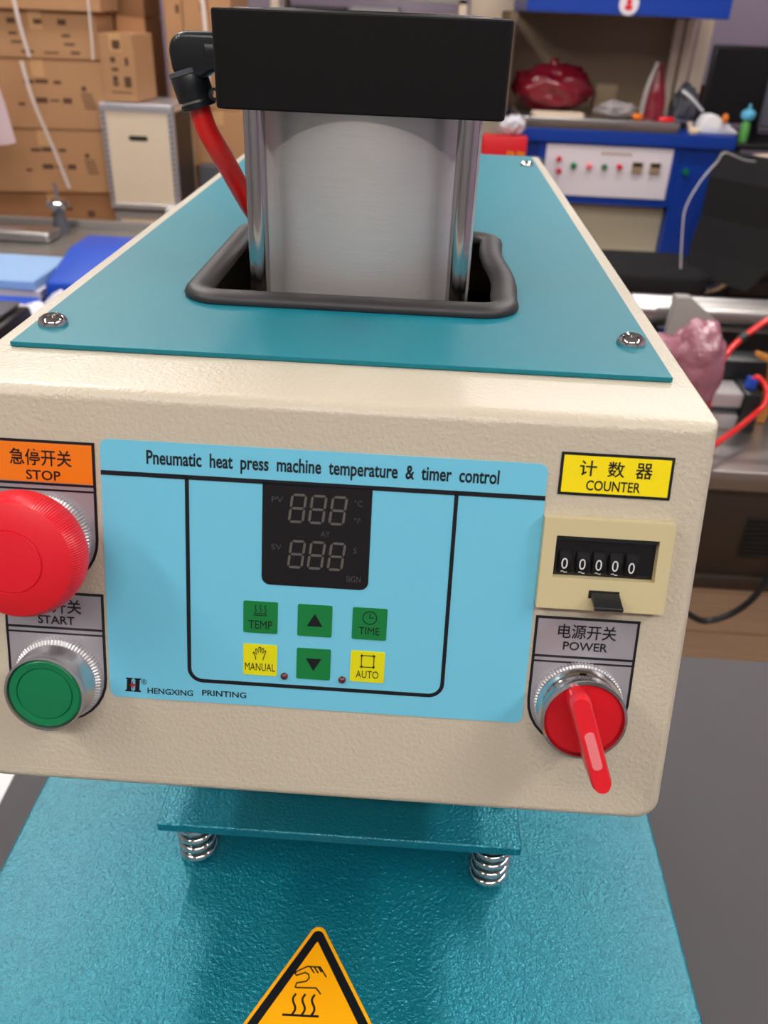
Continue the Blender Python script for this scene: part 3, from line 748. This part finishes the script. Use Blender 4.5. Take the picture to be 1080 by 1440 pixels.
# peach sheet hanging at far left
b = newbm(); prism(b, [(-1.75, -.07), (-1.545, -.11), (-1.517, -.245), (-1.515, -.262), (-1.502, -.37), (-1.53, -.378), (-1.75, -.405)], 0, .003, Matrix(((1, 0, 0, 0), (0, 0, 1, 3.02), (0, 1, 0, 0), (0, 0, 0, 1))))
tag(obj('plastic_sheet', b, M_peach, None, 0), 'pale pink plastic sheet hanging at the far left edge', 'sheet')
def flight_case(x0, x1, y0, y1, z0, z1, label):
    t = thing('flight_case', ((x0+x1)/2, (y0+y1)/2, z0), label, 'case', 'white flight cases')
    obj('body', bx(x0, x1, y0, y1, z0, z1, .003, 1), M_cream, t)
    obj('side_panel', bx(x1, x1+.002, y0+.02, y1-.02, z0+.02, z1-.02), M_darkbr, t)
    e = .018
    for a in ((x0-.003, x0+e), (x1-e, x1+.005)):
        obj('edge_trim', bx(a[0], a[1], y0-.004, y0+e, z0, z1, .001, 1), M_aluedge, t)
    for a in ((z0, z0+e), (z1-e, z1)):
        obj('edge_trim', bx(x0-.003, x1+.005, y0-.005, y0+e, a[0]-.001, a[1]+.002, .001, 1), M_aluedge, t)
    obj('lid', bx(x0-.003, x1+.005, y0-.005, y1, z1+.002, z1+.008, .001, 1), M_aluedge, t)
    n = int((z1-z0)/.02)
    rv = newbm()
    for k in range(1, n):
        for x in (x0+.008, x1-.007): box(rv, x-.004, x+.004, y0-.0065, y0-.004, z0+k*.02-.003, z0+k*.02+.003)
    stuff(obj('rivets', rv, M_greyd, t, 0))
    w_ = (x1-x0)*.27; c = (x0+x1)/2-.002; zz = z0+(z1-z0)*.70
    obj('hand_slot', prism(newbm(), rrect(c-w_/2, c+w_/2, zz-.009, zz+.009, .008, 3), 0, .0015, Matrix(((1, 0, 0, 0), (0, 0, -1, y0+.0005), (0, 1, 0, 0), (0, 0, 0, 1)))), M_blacksoft, t)
flight_case(-1.268, -.985, 3.30, 3.60, -.645, -.258, 'upper white flight case with a black hand slot and metal edges')
flight_case(-1.262, -.975, 3.32, 3.76, -1.06, -.668, 'lower white flight case mostly hidden by the press edge')
flight_case(-1.262, -.975, 3.32, 3.76, FLOOR, -1.07, 'bottom flight case standing on the floor under the others')
b = newbm(); box(b, -1.03, -.985, 3.24, 3.28, -.675, -.625, .006, 2); tag(obj('latch_block', b, M_white), 'small white block clipped to the corner of the flight case', 'block')
# gap wall pieces are the back wall; low shelf unit with goods behind the black end cap
t = thing('shelf_unit', (-.3, 4.75, FLOOR), 'steel shelf unit behind the black end cap', 'shelf')
for x in (-.78, .16):
    for y in (4.6, 4.98): obj('upright', bx(x-.02, x+.02, y-.02, y+.02, FLOOR, .35), M_cream, t, 0)
for z in (-1.0, -.5, .0, .135): obj('shelf_board', bx(-.80, .18, 4.58, 5.0, z, z+.02), M_greyp, t, 0)
for k, (x0, x1, z0, h, mt, lb, ct_) in enumerate(((-.74, -.44, .02, .08, M_greyd, 'dark flat box on the shelf behind the end cap', 'box'), (-.40, -.16, .02, .09, M_white, 'white flat box on the shelf behind the end cap', 'box'),
                                       (-.13, .13, .02, .07, M_cream, 'cream flat box at the right end of the shelf', 'box'), (-.7, -.3, .155, .10, M_bluebin, 'blue box on the upper shelf board', 'box'))):
    carton('shelf_box', x0, x1, 4.64, 4.9, z0+.0005, z0+h, lb, 0, [], mt, 'boxes on the shelf unit', ct_, False)

# ------------------------------------------------------------------ steel table, left
t = thing('steel_table', (-1.4, 2.5, FLOOR), 'low stainless table in front of the carton stack', 'table')
obj('tabletop', bx(-2.4, -.62, 2.24, 2.76, -.625, -.60, .003), M_stain, t, wn=True)
obj('front_apron', bx(-2.38, -.64, 2.25, 2.27, -.72, -.626, .002), M_stain, t)
obj('rear_rail', bx(-2.4, -.62, 2.735, 2.765, -.60, -.575, .003), M_stain, t)
for x in (-2.36, -.66):
    for y in (2.29, 2.72): obj('leg', bx(x-.02, x+.02, y-.02, y+.02, FLOOR, -.626), M_stain, t)
t = thing('guide_rail', (-1.55, 2.54, -.60), 'polished steel guide rail with rounded edge lying on the steel table', 'rail')
obj('rail_body', bx(-2.1, -1.20, 2.49, 2.60, -.5995, -.565, .012, 4), M_steel, t, 50)
t = thing('clamp_knob', (-1.235, 2.60, -.60), 'clamp with a shiny round knob standing at the end of the rail', 'clamp')
b = newbm(); lathe(b, [(0, 0), (.028, 0), (.026, .03), (.018, .06), (.018, .075), (0, .075)], 24, Matrix.Translation((-1.225, 2.66, -.5995))); obj('post', b, M_greyd, t)
b = newbm(); lathe(b, [(0, .075), (.024, .075), (.036, .085), (.036, .10), (.026, .108), (0, .110)], 24, Matrix.Translation((-1.225, 2.66, -.5995))); obj('knob', b, M_chrome, t)
b = newbm(); lathe(b, [(0, .11), (.006, .11), (.006, .16), (0, .162)], 12, Matrix.Translation((-1.225, 2.66, -.5995))); obj('threaded_rod', b, M_steel, t)
# blue bin: open tray with sloping front
t = thing('blue_machine_cover', (-.93, 2.1, -.73), 'bright blue plastic cover with a sloping front beside the press, left', 'cover')
b = newbm(); prism(b, [(2.02, -.70), (2.02, -.545), (2.22, -.497), (2.36, -.497), (2.36, -.70)], -.965, -.62, Matrix(((0, 0, 1, 0), (1, 0, 0, 0), (0, 1, 0, 0), (0, 0, 0, 1))), .008, 3)
b.transform(Matrix.Translation((0, -.13, 0)))
obj('shell', b, M_bluebin, t, 40)
obj('foot', bx(-.955, -.64, 1.91, 2.2, -.733, -.701), M_blacksoft, t)
# side table lower left
t = thing('side_table', (-1.3, 1.7, FLOOR), 'grey side table holding films and bags, far left', 'table')
obj('tabletop', bx(-2.1, -.62, 1.25, 2.22, -.76, -.735, .003), M_greyp, t, wn=True)
for x in (-2.05, -.67):
    for y in (1.3, 2.17): obj('leg', bx(x-.02, x+.02, y-.02, y+.02, FLOOR, -.761), M_greyp, t)
t = thing('foil_stack', (-1.15, 1.98, -.735), 'stack of glossy light blue foil sheets, far left', 'foil')
for k in range(7):
    b = newbm(); box(b, -1.40, -1.0+.004*(k % 3), 1.93-.004*k, 2.16, -.7345+k*.027, -.7345+k*.027+.025, .002, 1, rotz(-1.1, 2, (k % 3-1)*1.2)); sh = obj('foil_bundle', b, M_ltblue if k % 2 == 0 else M_wpanel, t)
obj('end_clip', bx(-.990, -.970, 1.98, 2.03, -.7345, -.57, .003), M_blackpl, t)
b = newbm(); prism(b, rrect(-1.16, -.975, 1.78, 1.89, .02, 4), -.7345, -.585); tag(obj('blue_cloth', b, M_bluebin, None), 'folded bright blue cloth below the foil stack', 'cloth')
b = newbm(); blob(b, (-.905, 1.66, -.622), .095, .95, .8, 1.0, 4, .12, 3.2, 3); blob(b, (-.855, 1.76, -.620), .085, .8, .8, 1.1, 3, .14, 3.2, 8)
tag(obj('plastic_bag', b, M_wplastic, None, 60), 'crumpled white plastic bag beside the blue cloth', 'bag')
t = thing('black_case', (-1.15, 1.6, -.735), 'black equipment case at the far left below the blue cloth', 'case')
b = newbm(); prism(b, [(-1.35, -.7345), (-.815, -.7345), (-.850, -.495), (-1.35, -.490)], 1.38, 1.55, Matrix(((1, 0, 0, 0), (0, 0, 1, 0), (0, 1, 0, 0), (0, 0, 0, 1))), .006, 2); obj('shell', b, M_monitor, t)
obj('lid', bx(-1.35, -.865, 1.39, 1.54, -.4895, -.482, .003), M_greyd, t)

# ------------------------------------------------------------------ blue machine, back right
bm_ = thing('blue_press_machine', (.93, 4.3, FLOOR), 'large bright blue machine with white control plate and canopy', 'machine')
def part(nm, a, mt, bev=.004, parent=bm_): return obj(nm, bx(*a, bev), mt, parent, 35, wn=bev > 0)
part('canopy', (.42, 1.29, 3.98, 4.70, .118, .36), M_bluem)
badge = obj('badge', lathe(newbm(), [(0, 0), (.042, 0), (.042, .004), (0, .004)], 32, Matrix.Translation((.853, 3.979, .160)) @ Matrix.Rotation(R_(90), 4, 'X')), M_wpanel, bm_)
badge['label'] = 'round white badge with a red mark'
q = newbm(); lathe(q, [(0, .004), (.012, .004), (.012, .0055), (0, .0055)], 16, Matrix.Translation((.853, 3.979, .168)) @ Matrix.Rotation(R_(90), 4, 'X'))
box(q, .838, .868, 3.9735, 3.975, .138, .156); obj('badge_mark', q, M_redbtn, badge)
part('back_panel', (.44, 1.30, 4.66, 4.70, -.31, .117), M_tan)
part('side_panel', (.20, .44, 4.705, 4.76, FLOOR+.001, .36), M_cream)
part('inner_wall', (.36, .385, 4.10, 4.66, -.30, .117), M_tand)
for x0, x1, y in ((1.20, 1.245, 4.52), (1.25, 1.30, 4.50), (1.305, 1.375, 4.48)):
    part('curtain_strip', (x0, x1, y, y+.03, -.335, .116), M_cream, .01)
part('tray', (.455, 1.17, 3.98, 4.62, -.338, -.300), M_stain)
part('tray_rail', (.455, 1.17, 3.965, 3.98, -.325, -.292), M_steel, .005)
part('front_beam', (.42, 1.44, 3.97, 4.70, -.395, -.339), M_bluem)
part('console', (.545, 1.20, 3.99, 4.3, -.665, -.396), M_bluem)
cp = part('control_plate', (.582, 1.170, 3.982, 3.9895, -.628, -.405), M_wpanel, .001)
def knobc(nm, x, z, r, mt, d=.02):
    return obj(nm, lathe(newbm(), [(0, 0), (r, 0), (r, d*.8), (r*.7, d), (0, d)], 20, Matrix.Translation((x, 3.982, z)) @ Matrix.Rotation(R_(90), 4, 'X')), mt, cp)
for x, z, r, mt in ((.645, -.468, .012, M_redsel), (.651, -.520, .012, M_redsel), (.716, -.494, .014, M_green), (.790, -.494, .014, M_pink), (.861, -.493, .013, M_green), (.931, -.490, .013, M_redsel)):
    knobc('push_button', x, z, r, mt)
for x in (1.013, 1.096):
    k = obj('dial', bx(x-.024, x+.024, 3.970, 3.9818, -.515, -.465, .003), M_tan, cp)
    obj('dial_window', bx(x-.022, x+.022, 3.968, 3.970, -.484, -.468), M_blacksoft, k)
b = newbm()
for k in range(8): box(b, .84+k*.018, .852+k*.018, 3.9812, 3.982, -.443, -.430)
obj('plate_print', b, M_tan, cp, 0)
part('leg_panel', (1.20, 1.40, 4.0, 4.6, FLOOR+.001, -.396), M_bluem)
obj('side_button', lathe(newbm(), [(0, 0), (.014, 0), (.014, .02), (0, .02)], 16, Matrix.Translation((1.245, 4.0, -.50)) @ Matrix.Rotation(R_(90), 4, 'X')), M_green, bm_)
part('lower_panel', (.45, 1.198, 4.06, 4.10, FLOOR+.001, -.666), M_lcream)
part('left_leg', (.42, .56, 4.0, 4.6, FLOOR+.001, -.396), M_bluem)
# things on the tray
b = newbm(); blob(b, (.605, 4.24, -.192), .165, 1.15, .75, .64, 4, .11, 2.6, 2); blob(b, (.60, 4.22, -.095), .04, .6, .6, .8, 2, .15, 3, 5)
tag(obj('red_film_bag', b, M_redbag, None, 60), 'bulky dark red shiny plastic bag on the steel tray', 'bag')
b = newbm(); prism(b, rrect(.50, .74, 4.00, 4.10, .02, 3), -.2995, -.278); tag(obj('cream_pack', b, M_cream), 'flat cream pack under the red plastic bag', 'pack')
b = newbm(); blob(b, (.90, 4.12, -.262), .055, 1.7, .8, .66, 4, .15, 3, 11); tag(obj('clear_film_bag', b, M_clear, None, 60), 'crumpled cloudy plastic film beside the red bag', 'film')
b = newbm(); blob(b, (.985, 4.03, -.280), .020, 1.2, .9, .8, 3, .2, 3, 14); tag(obj('orange_wrapper', b, M_orange, None, 60), 'small orange wrapper at the foot of the clear film', 'wrapper')
b = newbm(); prism(b, rrect(.82, .93, 4.3, 4.36, .01, 3), -.2995, -.17); tag(obj('tan_box', b, M_tan, None), 'tan box standing behind the clear film', 'box')
t = thing('red_cone_bag', (1.06, 4.1, -.299), 'tall pointed dark red bag with a pale edge on the tray', 'bag')
b = newbm(); lathe(b, [(.055, 0), (.05, .09), (.032, .16), (.010, .235), (.0, .24)], 14, Matrix.Translation((1.075, 4.14, -.2995)) @ Matrix.Diagonal((1, .6, 1, 1))); obj('bag_body', b, M_redbag, t, 60)
b = newbm(); tube(b, smooth_path([(1.01, 4.08, -.297), (1.022, 4.1, -.17), (1.055, 4.12, -.06)], 5), .012, 8); obj('pale_edge', b, M_clear, t)
t = thing('screwdriver', (1.12, 4.0, -.299), 'screwdriver with a red handle lying on the tray edge', 'screwdriver')
b = newbm(); tube(b, [(1.08, 4.02, -.286), (1.09, 4.02, -.286), (1.145, 4.02, -.286), (1.15, 4.02, -.286)], [.009, .012, .012, .008], 12); obj('handle', b, M_redlev, t, 50)
b = newbm(); tube(b, [(1.15, 4.02, -.286), (1.24, 4.02, -.290)], .004, 8); obj('shaft', b, M_steel, t)
t = thing('grey_pouch', (1.24, 4.2, -.338), 'grey pouch with a white band leaning beside the curtain strips', 'pouch')
b = newbm(); blob(b, (1.235, 4.2, -.245), .085, .75, .6, 1.10, 4, .18, 2.5, 21); obj('pouch_body', b, M_greyd, t, 60)
b = newbm(); tube(b, smooth_path([(1.19, 4.12, -.17), (1.235, 4.10, -.20), (1.30, 4.12, -.25)], 5), .014, 8, sy=.5); obj('white_band', b, M_white, t)
b = newbm(); tube(b, smooth_path([(1.215, 3.99, -.290), (1.235, 3.99, -.325), (1.262, 3.99, -.320)], 5), [.012]*4+[.018]*7, 10); tag(obj('tool_handle', b, M_cream, None, 60), 'cream tool handle lying over the blue beam edge', 'handle')
t = thing('shoe_last', (1.36, 4.1, -.338), 'white moulded wedge with an orange tab on the blue beam', 'wedge')
b = newbm(); prism(b, [(1.27, -.3385), (1.46, -.3385), (1.455, -.325), (1.34, -.255), (1.295, -.262), (1.275, -.30)], 4.02, 4.12, Matrix(((1, 0, 0, 0), (0, 0, 1, 0), (0, 1, 0, 0), (0, 0, 0, 1))), .01, 2); obj('wedge_body', b, M_paper, t, 50)
b = newbm(); blob(b, (1.375, 4.0, -.268), .018, .8, .8, 1.2, 2, .1); obj('orange_tab', b, M_orange, t)

# monitor desk to the right
t = thing('desk', (1.75, 4.3, FLOOR), 'dark desk carrying the monitors at the right', 'desk')
obj('desktop', bx(1.45, 2.4, 4.05, 4.7, -.40, -.375, .003), M_monitor, t)
for x in (1.48, 2.36):
    for y in (4.09, 4.66): obj('leg', bx(x-.02, x+.02, y-.02, y+.02, FLOOR, -.401), M_monitor, t)
def monitor(cx, cy, w_, h_, zb, ang, mt, label):
    MM = rotz(cx, cy, ang); t = thing('monitor', (cx, cy, zb), label, 'monitor', 'monitors on the desk')
    b = newbm(); box(b, cx-w_/2, cx+w_/2, cy-.018, cy+.018, zb+.05, zb+.05+h_, .006, 2, MM); obj('casing', b, mt, t)
    b = newbm(); box(b, cx-w_/2+.015, cx+w_/2-.015, cy-.0195, cy-.018, zb+.065, zb+.035+h_, 0, 1, MM); obj('screen', b, M_blacksoft if mt is M_monitor else M_greyd, t)
    b = newbm(); box(b, cx-.03, cx+.03, cy-.01, cy+.01, zb+.005, zb+.08, .003, 1, MM); obj('stand', b, M_monitor, t)
    b = newbm(); box(b, cx-.10, cx+.10, cy-.07, cy+.07, zb+.0005, zb+.008, .003, 1, MM); obj('foot', b, M_monitor, t)
monitor(1.66, 4.45, .56, .34, -.375, 4, M_monitor, 'large black monitor in front of the lilac wall')
monitor(1.80, 4.25, .36, .22, -.375, -6, M_greyd, 'smaller grey monitor in front of the black one')
b = newbm(); box(b, 1.385, 1.46, 4.55, 4.64, -.3385, -.17, .005, 1); tag(obj('maroon_box', b, M_maroon), 'maroon box between curtain strips and the black monitor', 'box')
# drawer rack, black, nearer
t = thing('drawer_rack', (1.75, 3.6, FLOOR), 'black rack with thin slatted trays at the right edge', 'rack')
obj('carcass', bx(1.46, 2.1, 3.72, 4.03, FLOOR+.001, -.46, .006), M_blacksoft, t)
for k in range(8): obj('tray_front', bx(1.48, 2.08, 3.705, 3.7195, -.56-k*.085, -.50-k*.085, .003, 1), M_monitor, t)
t = thing('drink_bottle', (1.515, 4.12, -.375), 'small bottle with bright blue cap and green liquid', 'bottle')
BX, BY = 1.515, 4.12
b = newbm(); lathe(b, [(0, 0), (.027, 0), (.027, .10), (.016, .125), (0, .125)], 24, Matrix.Translation((BX, BY, -.3745)) @ Matrix.Scale(.78, 4)); obj('bottle_body', b, M_lime, t)
b = newbm(); lathe(b, [(0, .125), (.034, .125), (.043, .145), (.040, .165), (.022, .178), (.008, .182), (.007, .205), (0, .21)], 24, Matrix.Translation((BX, BY, -.3745)) @ Matrix.Scale(.78, 4)); obj('cap', b, M_cyan, t, 60)
b = newbm(); tube(b, smooth_path([(1.47, 3.78, -.42), (1.53, 3.80, -.42), (1.60, 3.83, -.42)], 5), .038, 14); tag(obj('cream_roll', b, M_cream, None, 60), 'cream roll lying on the black rack below the bottle', 'roll')
b = newbm(); box(b, 1.57, 1.68, 3.725, 3.76, -.4595, -.35, .004, 1); tag(obj('brown_box', b, M_maroon), 'small brown box on the black rack beside the cream roll', 'box')
b = newbm(); blob(b, (1.64, 3.75, -.305), .05, 1.1, .8, .9, 3, .3, 4, 31); tag(obj('pink_tissue', b, M_peach, None, 60), 'crumpled pale pink tissue on the brown box', 'tissue')
# red packet right of the barrel
b = newbm(); box(b, .06, .52, 3.72, 3.95, FLOOR+.001, -.512, .01, 2); tag(obj('grey_cabinet', b, M_greyp), 'grey cabinet hidden behind the rear edge of the press', 'cabinet')
t = thing('red_packet', (.39, 3.85, -.512), 'red packet printed with yellow characters right of the barrel', 'packet')
obj('packet_body', bx(.27, .470, 3.80, 3.90, -.5115, -.362, .006, 2), M_redpack, t)
b = newbm()
for cx in (.40, .445):
    for dx, dz, w_, h_ in ((0, .022, .030, .006), (0, 0, .034, .006), (-.011, .004, .006, .05), (.011, -.002, .006, .044), (0, -.02, .028, .006)):
        box(b, cx+dx-w_/2, cx+dx+w_/2, 3.7985, 3.80, -.450+dz-h_/2, -.450+dz+h_/2)
box(b, .38, .46, 3.7985, 3.80, -.500, -.492); obj('packet_print', b, M_yprint, t, 0)
b = newbm(); blob(b, (.40, 3.86, -.32), .048, 1.2, .8, .85, 3, .2, 3, 41); tag(obj('white_cap_bag', b, M_wplastic, None, 60), 'white crumpled bag on top of the red packet', 'bag')
b = newbm(); blob(b, (.515, 3.80, -.475), .035, 1.2, .8, 1, 3, .2, 3, 43); tag(obj('grey_lump', b, M_greyd, None, 60), 'small grey crumpled cloth beside the red packet', 'cloth')

# ------------------------------------------------------------------ office chair
ch = thing('office_chair', (1.05, 3.55, FLOOR), 'black fabric office chair turned sideways before the blue machine', 'chair')
b = newbm(); prism(b, rrect(.80, 1.285, 3.36, 3.80, .09, 5), -.915, -.825, None, .02, 3); obj('seat', b, M_fabric, ch, 50)
b = newbm()
pr = [(0, 0), (.035, .10), (.065, .24), (.06, .40), (.10, .50)]
BR = Matrix.Translation((1.33, 3.44, -.86)) @ Matrix.Rotation(R_(38), 4, 'Z')
for a, c in zip(pr, pr[1:]):
    q = bmesh.new(); vs = []
    for (x, z) in (a, c):
        for dx in (-.015, .02):
            for y in (-.20, .20):
                vs.append(q.verts.new((x+dx, y*(.75 if z < .05 else 1), z)))
    for idx in ((0, 1, 3, 2), (4, 6, 7, 5), (0, 4, 5, 1), (2, 3, 7, 6), (0, 2, 6, 4), (1, 5, 7, 3)): q.faces.new([vs[i] for i in idx])
    merge(b, q, BR)
bmesh.ops.remove_doubles(b, verts=b.verts[:], dist=1e-5); obj('backrest', b, M_fabric, ch, 60)
b = newbm(); tube(b, smooth_path([(1.10, 3.58, -.925), (1.32, 3.55, -.93), (1.40, 3.50, -.84), (1.40, 3.49, -.62)], 5), .016, 8); obj('back_bracket', b, M_steel, ch, 60)
b = newbm(); lathe(b, [(0, 0), (.028, 0), (.028, .20), (.018, .20), (.018, .33), (0, .33)], 20, Matrix.Translation((1.05, 3.57, FLOOR+.085))); obj('gas_column', b, M_steel, ch)
for k in range(5):
    a = R_(72*k+10); d = Vector((math.cos(a), math.sin(a), 0)); c = Vector((1.05, 3.57, FLOOR+.085))
    b = newbm(); tube(b, [c, c+d*.12+Vector((0, 0, .005)), c+d*.27-Vector((0, 0, .012))], [.028, .022, .016], 8); l = obj('leg', b, M_monitor, ch)
    b = newbm(); lathe(b, [(0, -.014), (.026, -.014), (.028, 0), (.026, .014), (0, .014)], 16, Matrix.Translation(c+d*.27+Vector((0, 0, -.057))) @ Matrix.Rotation(a, 4, 'Z') @ Matrix.Rotation(R_(90), 4, 'X')); obj('caster', b, M_monitor, l)
# thin white wire from the desk round the chair back
b = newbm(); tube(b, smooth_path([(1.49, 3.65, -.40), (1.30, 3.40, -.36), (1.151, 3.20, -.312), (1.128, 3.20, -.346), (1.082, 3.20, -.417), (1.049, 3.2, -.51), (1.053, 3.2, -.591), (1.08, 3.2, -.75)], 8), .003, 8)
tag(obj('white_wire', b, M_white, None, 60), 'thin white wire curving past the chair back', 'wire')

# ------------------------------------------------------------------ steel bench with pneumatics, right
t = thing('steel_bench', (1.2, 1.45, FLOOR), 'stainless bench with a dark louvred front panel, right edge', 'bench')
obj('benchtop', bx(.42, 1.75, 1.235, 1.83, -.668, -.65, .003), M_stain, t, wn=True)
obj('front_edge', bx(.42, 1.75, 1.228, 1.2345, -.690, -.648, .002), M_stain, t)
fp = obj('front_panel', bx(.44, 1.73, 1.245, 1.26, -.905, -.691, .002), M_darkbr, t)
obj('side_panel', bx(.44, .455, 1.2605, 1.81, -.905, -.691, .002), M_darkbr, t)
for k in range(9): obj('louvre', bx(.735, 1.05, 1.238, 1.2448, -.765-k*.011, -.759-k*.011, .001, 1), M_slot, fp, 0)
obj('lower_rail', bx(.44, 1.73, 1.235, 1.265, -.94, -.906, .003), M_darkbr, t)
for x in (.47, 1.70):
    for y in (1.28, 1.79): obj('leg', bx(x-.018, x+.018, y-.012, y+.018, FLOOR, -.941), M_darkbr, t)
# aluminium cylinder
t = thing('profile_cylinder', (.62, 1.46, -.65), 'long aluminium profile cylinder with a black end block on the bench', 'cylinder')
def ybar(x0, x1, y0, y1, z0, z1, nm, mt, bev=.003): return obj(nm, bx(x0, x1, y0, y1, z0, z1, bev), mt, t)
ybar(.44, .735, 1.43, 1.51, -.6495, -.615, 'profile_rib', M_alu); ybar(.44, .735, 1.445, 1.50, -.614, -.598, 'profile_core', M_greyd, .001); ybar(.44, .735, 1.43, 1.51, -.597, -.565, 'profile_rib', M_alu)
ybar(.7355, .772, 1.42, 1.52, -.6495, -.560, 'end_block', M_blackpl, .005)
b = newbm(); tube(b, [(.753, 1.46, -.559), (.756, 1.46, -.538)], .013, 14); obj('port_fitting', b, M_bluebin, t)
# big roller
t = thing('steel_roller', (.9, 1.68, -.65), 'thick satin steel roller on black supports at the back of the bench', 'roller')
b = newbm(); tube(b, [(.52, 1.68, -.470), (1.65, 1.68, -.470)], .038, 32); obj('roller_body', b, M_steel, t, 50)
for x in (.56, 1.60): obj('support', bx(x-.03, x+.03, 1.62, 1.74, -.6495, -.50, .004), M_blackpl, t)
obj('base_bar', bx(.53, 1.63, 1.61, 1.75, -.6495, -.60, .004), M_blackpl, t)
b = newbm(); prism(b, [(.585, -.6495), (.690, -.6495), (.690, -.455), (.625, -.405), (.590, -.405)], 1.575, 1.605, Matrix(((1, 0, 0, 0), (0, 0, 1, 0), (0, 1, 0, 0), (0, 0, 0, 1))), .004, 2)
tag(obj('white_bracket', b, M_greyp), 'pale grey bracket behind the pink wrapped part', 'bracket')
b = newbm(); blob(b, (.590, 1.36, -.490), .075, .78, .62, 1.35, 4, .09, 3, 51); blob(b, (.52, 1.36, -.46), .050, 1.1, .7, .8, 3, .12, 3, 57); blob(b, (.60, 1.35, -.60), .050, 1.0, .75, .95, 3, .12, 3, 58)
tag(obj('pink_wrapped_part', b, M_pinkfilm, None, 60), 'machine part wrapped in shiny pink bubble film', 'wrapping')
b = newbm(); tube(b, smooth_path([(.93, 1.55, -.39), (.84, 1.53, -.395), (.769, 1.50, -.423), (.719, 1.48, -.457), (.681, 1.45, -.488), (.659, 1.41, -.525), (.652, 1.40, -.60), (.652, 1.40, -.640)], 8), .0068, 10)
hh_ = thing('upper_air_hose', (.75, 1.4, -.65), 'thin red air hose arching up past the roller', 'hose'); obj('hose_body', b, M_redhose, hh_, 60)
b = newbm(); tube(b, [(.712, 1.476, -.461), (.726, 1.484, -.451)], .0085, 10); obj('black_tie', b, M_blackpl, hh_)
b = newbm(); tube(b, smooth_path([(.756, 1.46, -.542), (.765, 1.455, -.535), (.782, 1.44, -.555), (.778, 1.42, -.580), (.755, 1.40, -.595), (.700, 1.34, -.607), (.644, 1.28, -.612), (.585, 1.21, -.618), (.54, 1.15, -.66), (.52, 1.13, -.74)], 8), .0062, 10)
tag(obj('lower_air_hose', b, M_redhose, None, 60), 'thick red air hose bending from the blue fitting over the bench edge', 'hose')
t = thing('orange_bracket', (.86, 1.42, -.65), 'upright orange brass bracket at the right edge of the bench', 'bracket')
b = newbm(); prism(b, [(.785, -.6495), (.815, -.6495), (.825, -.56), (.80, -.50), (.76, -.487), (.757, -.497), (.79, -.510), (.80, -.56)], 1.475, 1.495, Matrix(((1, 0, 0, 0), (0, 0, 1, 0), (0, 1, 0, 0), (0, 0, 0, 1))), .002, 1); obj('bracket_plate', b, M_brass, t)
obj('screw_head', lathe(newbm(), [(0, 0), (.008, 0), (.008, .006), (0, .006)], 12, Matrix.Translation((.803, 1.475, -.60)) @ Matrix.Rotation(R_(90), 4, 'X')), M_steel, t)
b = newbm(); box(b, .70, .90, 1.525, 1.60, -.6495, -.525, .006, 2); tag(obj('valve_block', b, M_blackpl), 'black valve block behind the orange bracket', 'valve')
b = newbm(); tube(b, smooth_path([(.84, 1.19, -.78), (.80, 1.19, -.84), (.766, 1.18, -.915), (.733, 1.18, -.959), (.694, 1.18, -.981), (.655, 1.18, -.976), (.56, 1.2, -.92)], 8), .007, 10)
tag(obj('black_cable', b, M_blackpl, None, 60), 'black cable sagging under the front of the steel bench', 'cable')
